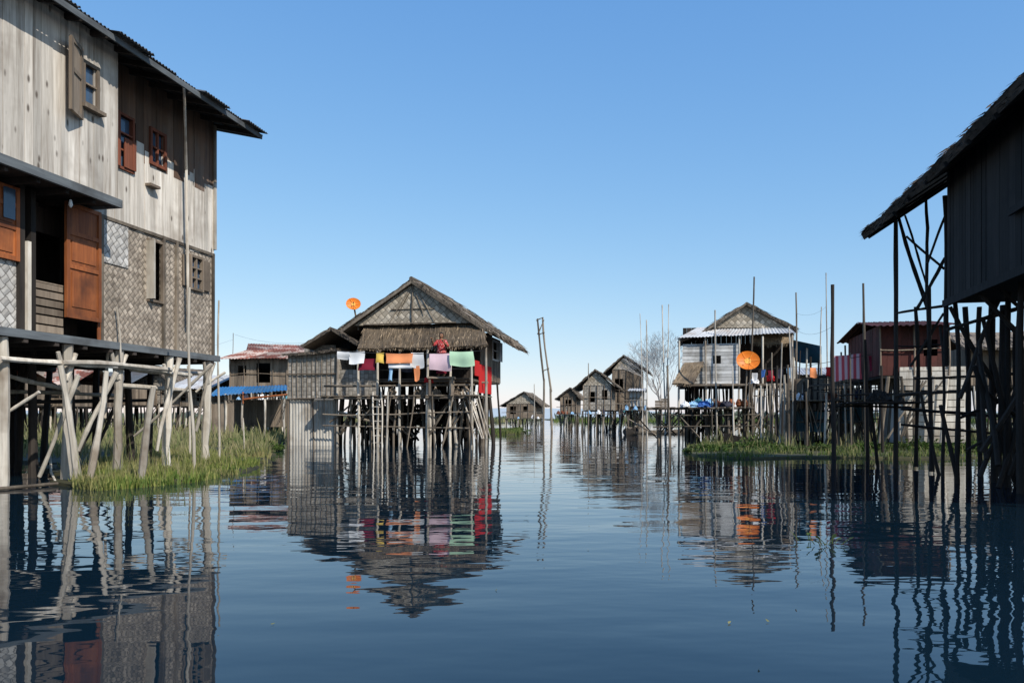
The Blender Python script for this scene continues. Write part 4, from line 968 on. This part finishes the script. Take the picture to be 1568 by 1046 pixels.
def hyac(px,py,n=16,s=.07):
    g=G(px,py);q=Part('water_hyacinth',BUSH)
    for i in range(n):
        a=U(0,6.28);rr=U(0,.12);c=Vector((g[0]+math.cos(a)*rr,g[1]+math.sin(a)*rr,.01));t=Vector((math.cos(a)*.4,math.sin(a)*.4,U(.2,.7))).normalized();e=c+t*U(.03,.08)
        q.stick(c,e,.004,.003,1,5,0);sd=t.cross(Vector((0,0,1))).normalized()*s*.4;f=(t+Vector((0,0,-.3))).normalized()
        q.add([e,e+sd+f*s*.35,e+sd*.8+f*s*.8,e+f*s*1.05,e-sd*.8+f*s*.8,e-sd+f*s*.35],[(0,1,2,3,4,5)])
    q.done()
hyac(1268,836,9,.05);hyac(1240,830,3,.03)
q=Part('floating_log',POSTG);q.stick(G(-10,752,.03),G(88,744,.04),.03,.025,5,8,.01);q.done()
q=Part('floating_log',POST);q.stick(G(86,742,.02),G(76,716,.35),.02,.02,3,7,.01);q.done()
q=Part('floating_leaves',REED)
for px,py in((415,957),(1115,955),(1163,1024),(1177,953),(900,842),(760,905)):
    g=G(px,py);q.blade((g[0],g[1],.006),(U(-1,1),U(-1,1),.02),.012,.03)
q.done()

# ------------------------------------------------------------ water
m,nt,b=new_mat('lake_water')
b.inputs['Base Color'].default_value=(.004,.014,.024,1);b.inputs['Roughness'].default_value=.012;b.inputs['IOR'].default_value=1.333;b.inputs['Specular IOR Level'].default_value=.5
tc=N(nt,'ShaderNodeTexCoord')
def wmap(s,rot=0.):
    mp=N(nt,'ShaderNodeMapping');mp.inputs['Scale'].default_value=s;mp.inputs['Rotation'].default_value=(0,0,rot);nt.links.new(tc.outputs['Object'],mp.inputs[0]);return mp.outputs[0]
n1=noise_(nt,wmap((.35,1.,1),.15),.9,2,.5)
n2=noise_(nt,wmap((.6,1.2,1),-.3),3.2,2,.5)
n3=noise_(nt,wmap((.3,1.,1),.05),.25,2,.5)
patch=maprange(nt,noise_(nt,wmap((.5,1,1)),.12,2,.5),.4,.65,.35,1.3)
hgt=math_(nt,'ADD',math_(nt,'MULTIPLY',n1,.015),math_(nt,'ADD',math_(nt,'MULTIPLY',math_(nt,'MULTIPLY',n2,.0042),patch),math_(nt,'MULTIPLY',n3,.018)))
bp=N(nt,'ShaderNodeBump');bp.inputs['Strength'].default_value=1.;bp.inputs['Distance'].default_value=1.;nt.links.new(hgt,bp.inputs['Height']);nt.links.new(bp.outputs[0],b.inputs['Normal'])
me=bpy.data.meshes.new('lake_water');S=6000;me.from_pydata([(-S,-S,0),(S,-S,0),(S,S,0),(-S,S,0)],[],[(0,1,2,3)]);me.materials.append(m)
o=bpy.data.objects.new('lake_water',me);scene.collection.objects.link(o)

# ------------------------------------------------------------ light, sky, camera
el=math.radians(42);az=math.radians(140)
sd=Vector((math.sin(az)*math.cos(el),math.cos(az)*math.cos(el),math.sin(el)))
sun=bpy.data.lights.new('sun','SUN');sun.energy=5.0;sun.angle=math.radians(.5);sun.color=(1,.94,.85)
so=bpy.data.objects.new('sun',sun);scene.collection.objects.link(so);so.rotation_euler=sd.to_track_quat('Z','Y').to_euler();so.location=(20,-20,40)
w=bpy.data.worlds.new('World');scene.world=w;w.use_nodes=True;nt=w.node_tree
sk=nt.nodes.new('ShaderNodeTexSky');sk.sky_type='NISHITA';sk.sun_disc=False;sk.sun_elevation=el;sk.sun_rotation=az;sk.air_density=1.;sk.dust_density=.3;sk.ozone_density=2.
sp=nt.nodes.new('ShaderNodeSeparateColor');cb_=nt.nodes.new('ShaderNodeCombineColor');nt.links.new(sk.outputs[0],sp.inputs[0])
for i,(a,g) in enumerate(((.90,.97),(1.58,.67),(3.2,.36))):
    nt.links.new(math_(nt,'MULTIPLY',math_(nt,'POWER',sp.outputs[i],g),a),cb_.inputs[i])
bgd=nt.nodes['Background'];nt.links.new(cb_.outputs[0],bgd.inputs[0]);bgd.inputs[1].default_value=.15
cam=bpy.data.cameras.new('camera');cam.lens=28;cam.sensor_width=36;cam.shift_y=117/1568;cam.clip_end=20000
co=bpy.data.objects.new('camera',cam);scene.collection.objects.link(co);co.location=(0,0,H);co.rotation_euler=(math.pi/2,0,0);scene.camera=co
scene.view_settings.view_transform='Standard';scene.view_settings.look='None';scene.view_settings.exposure=0
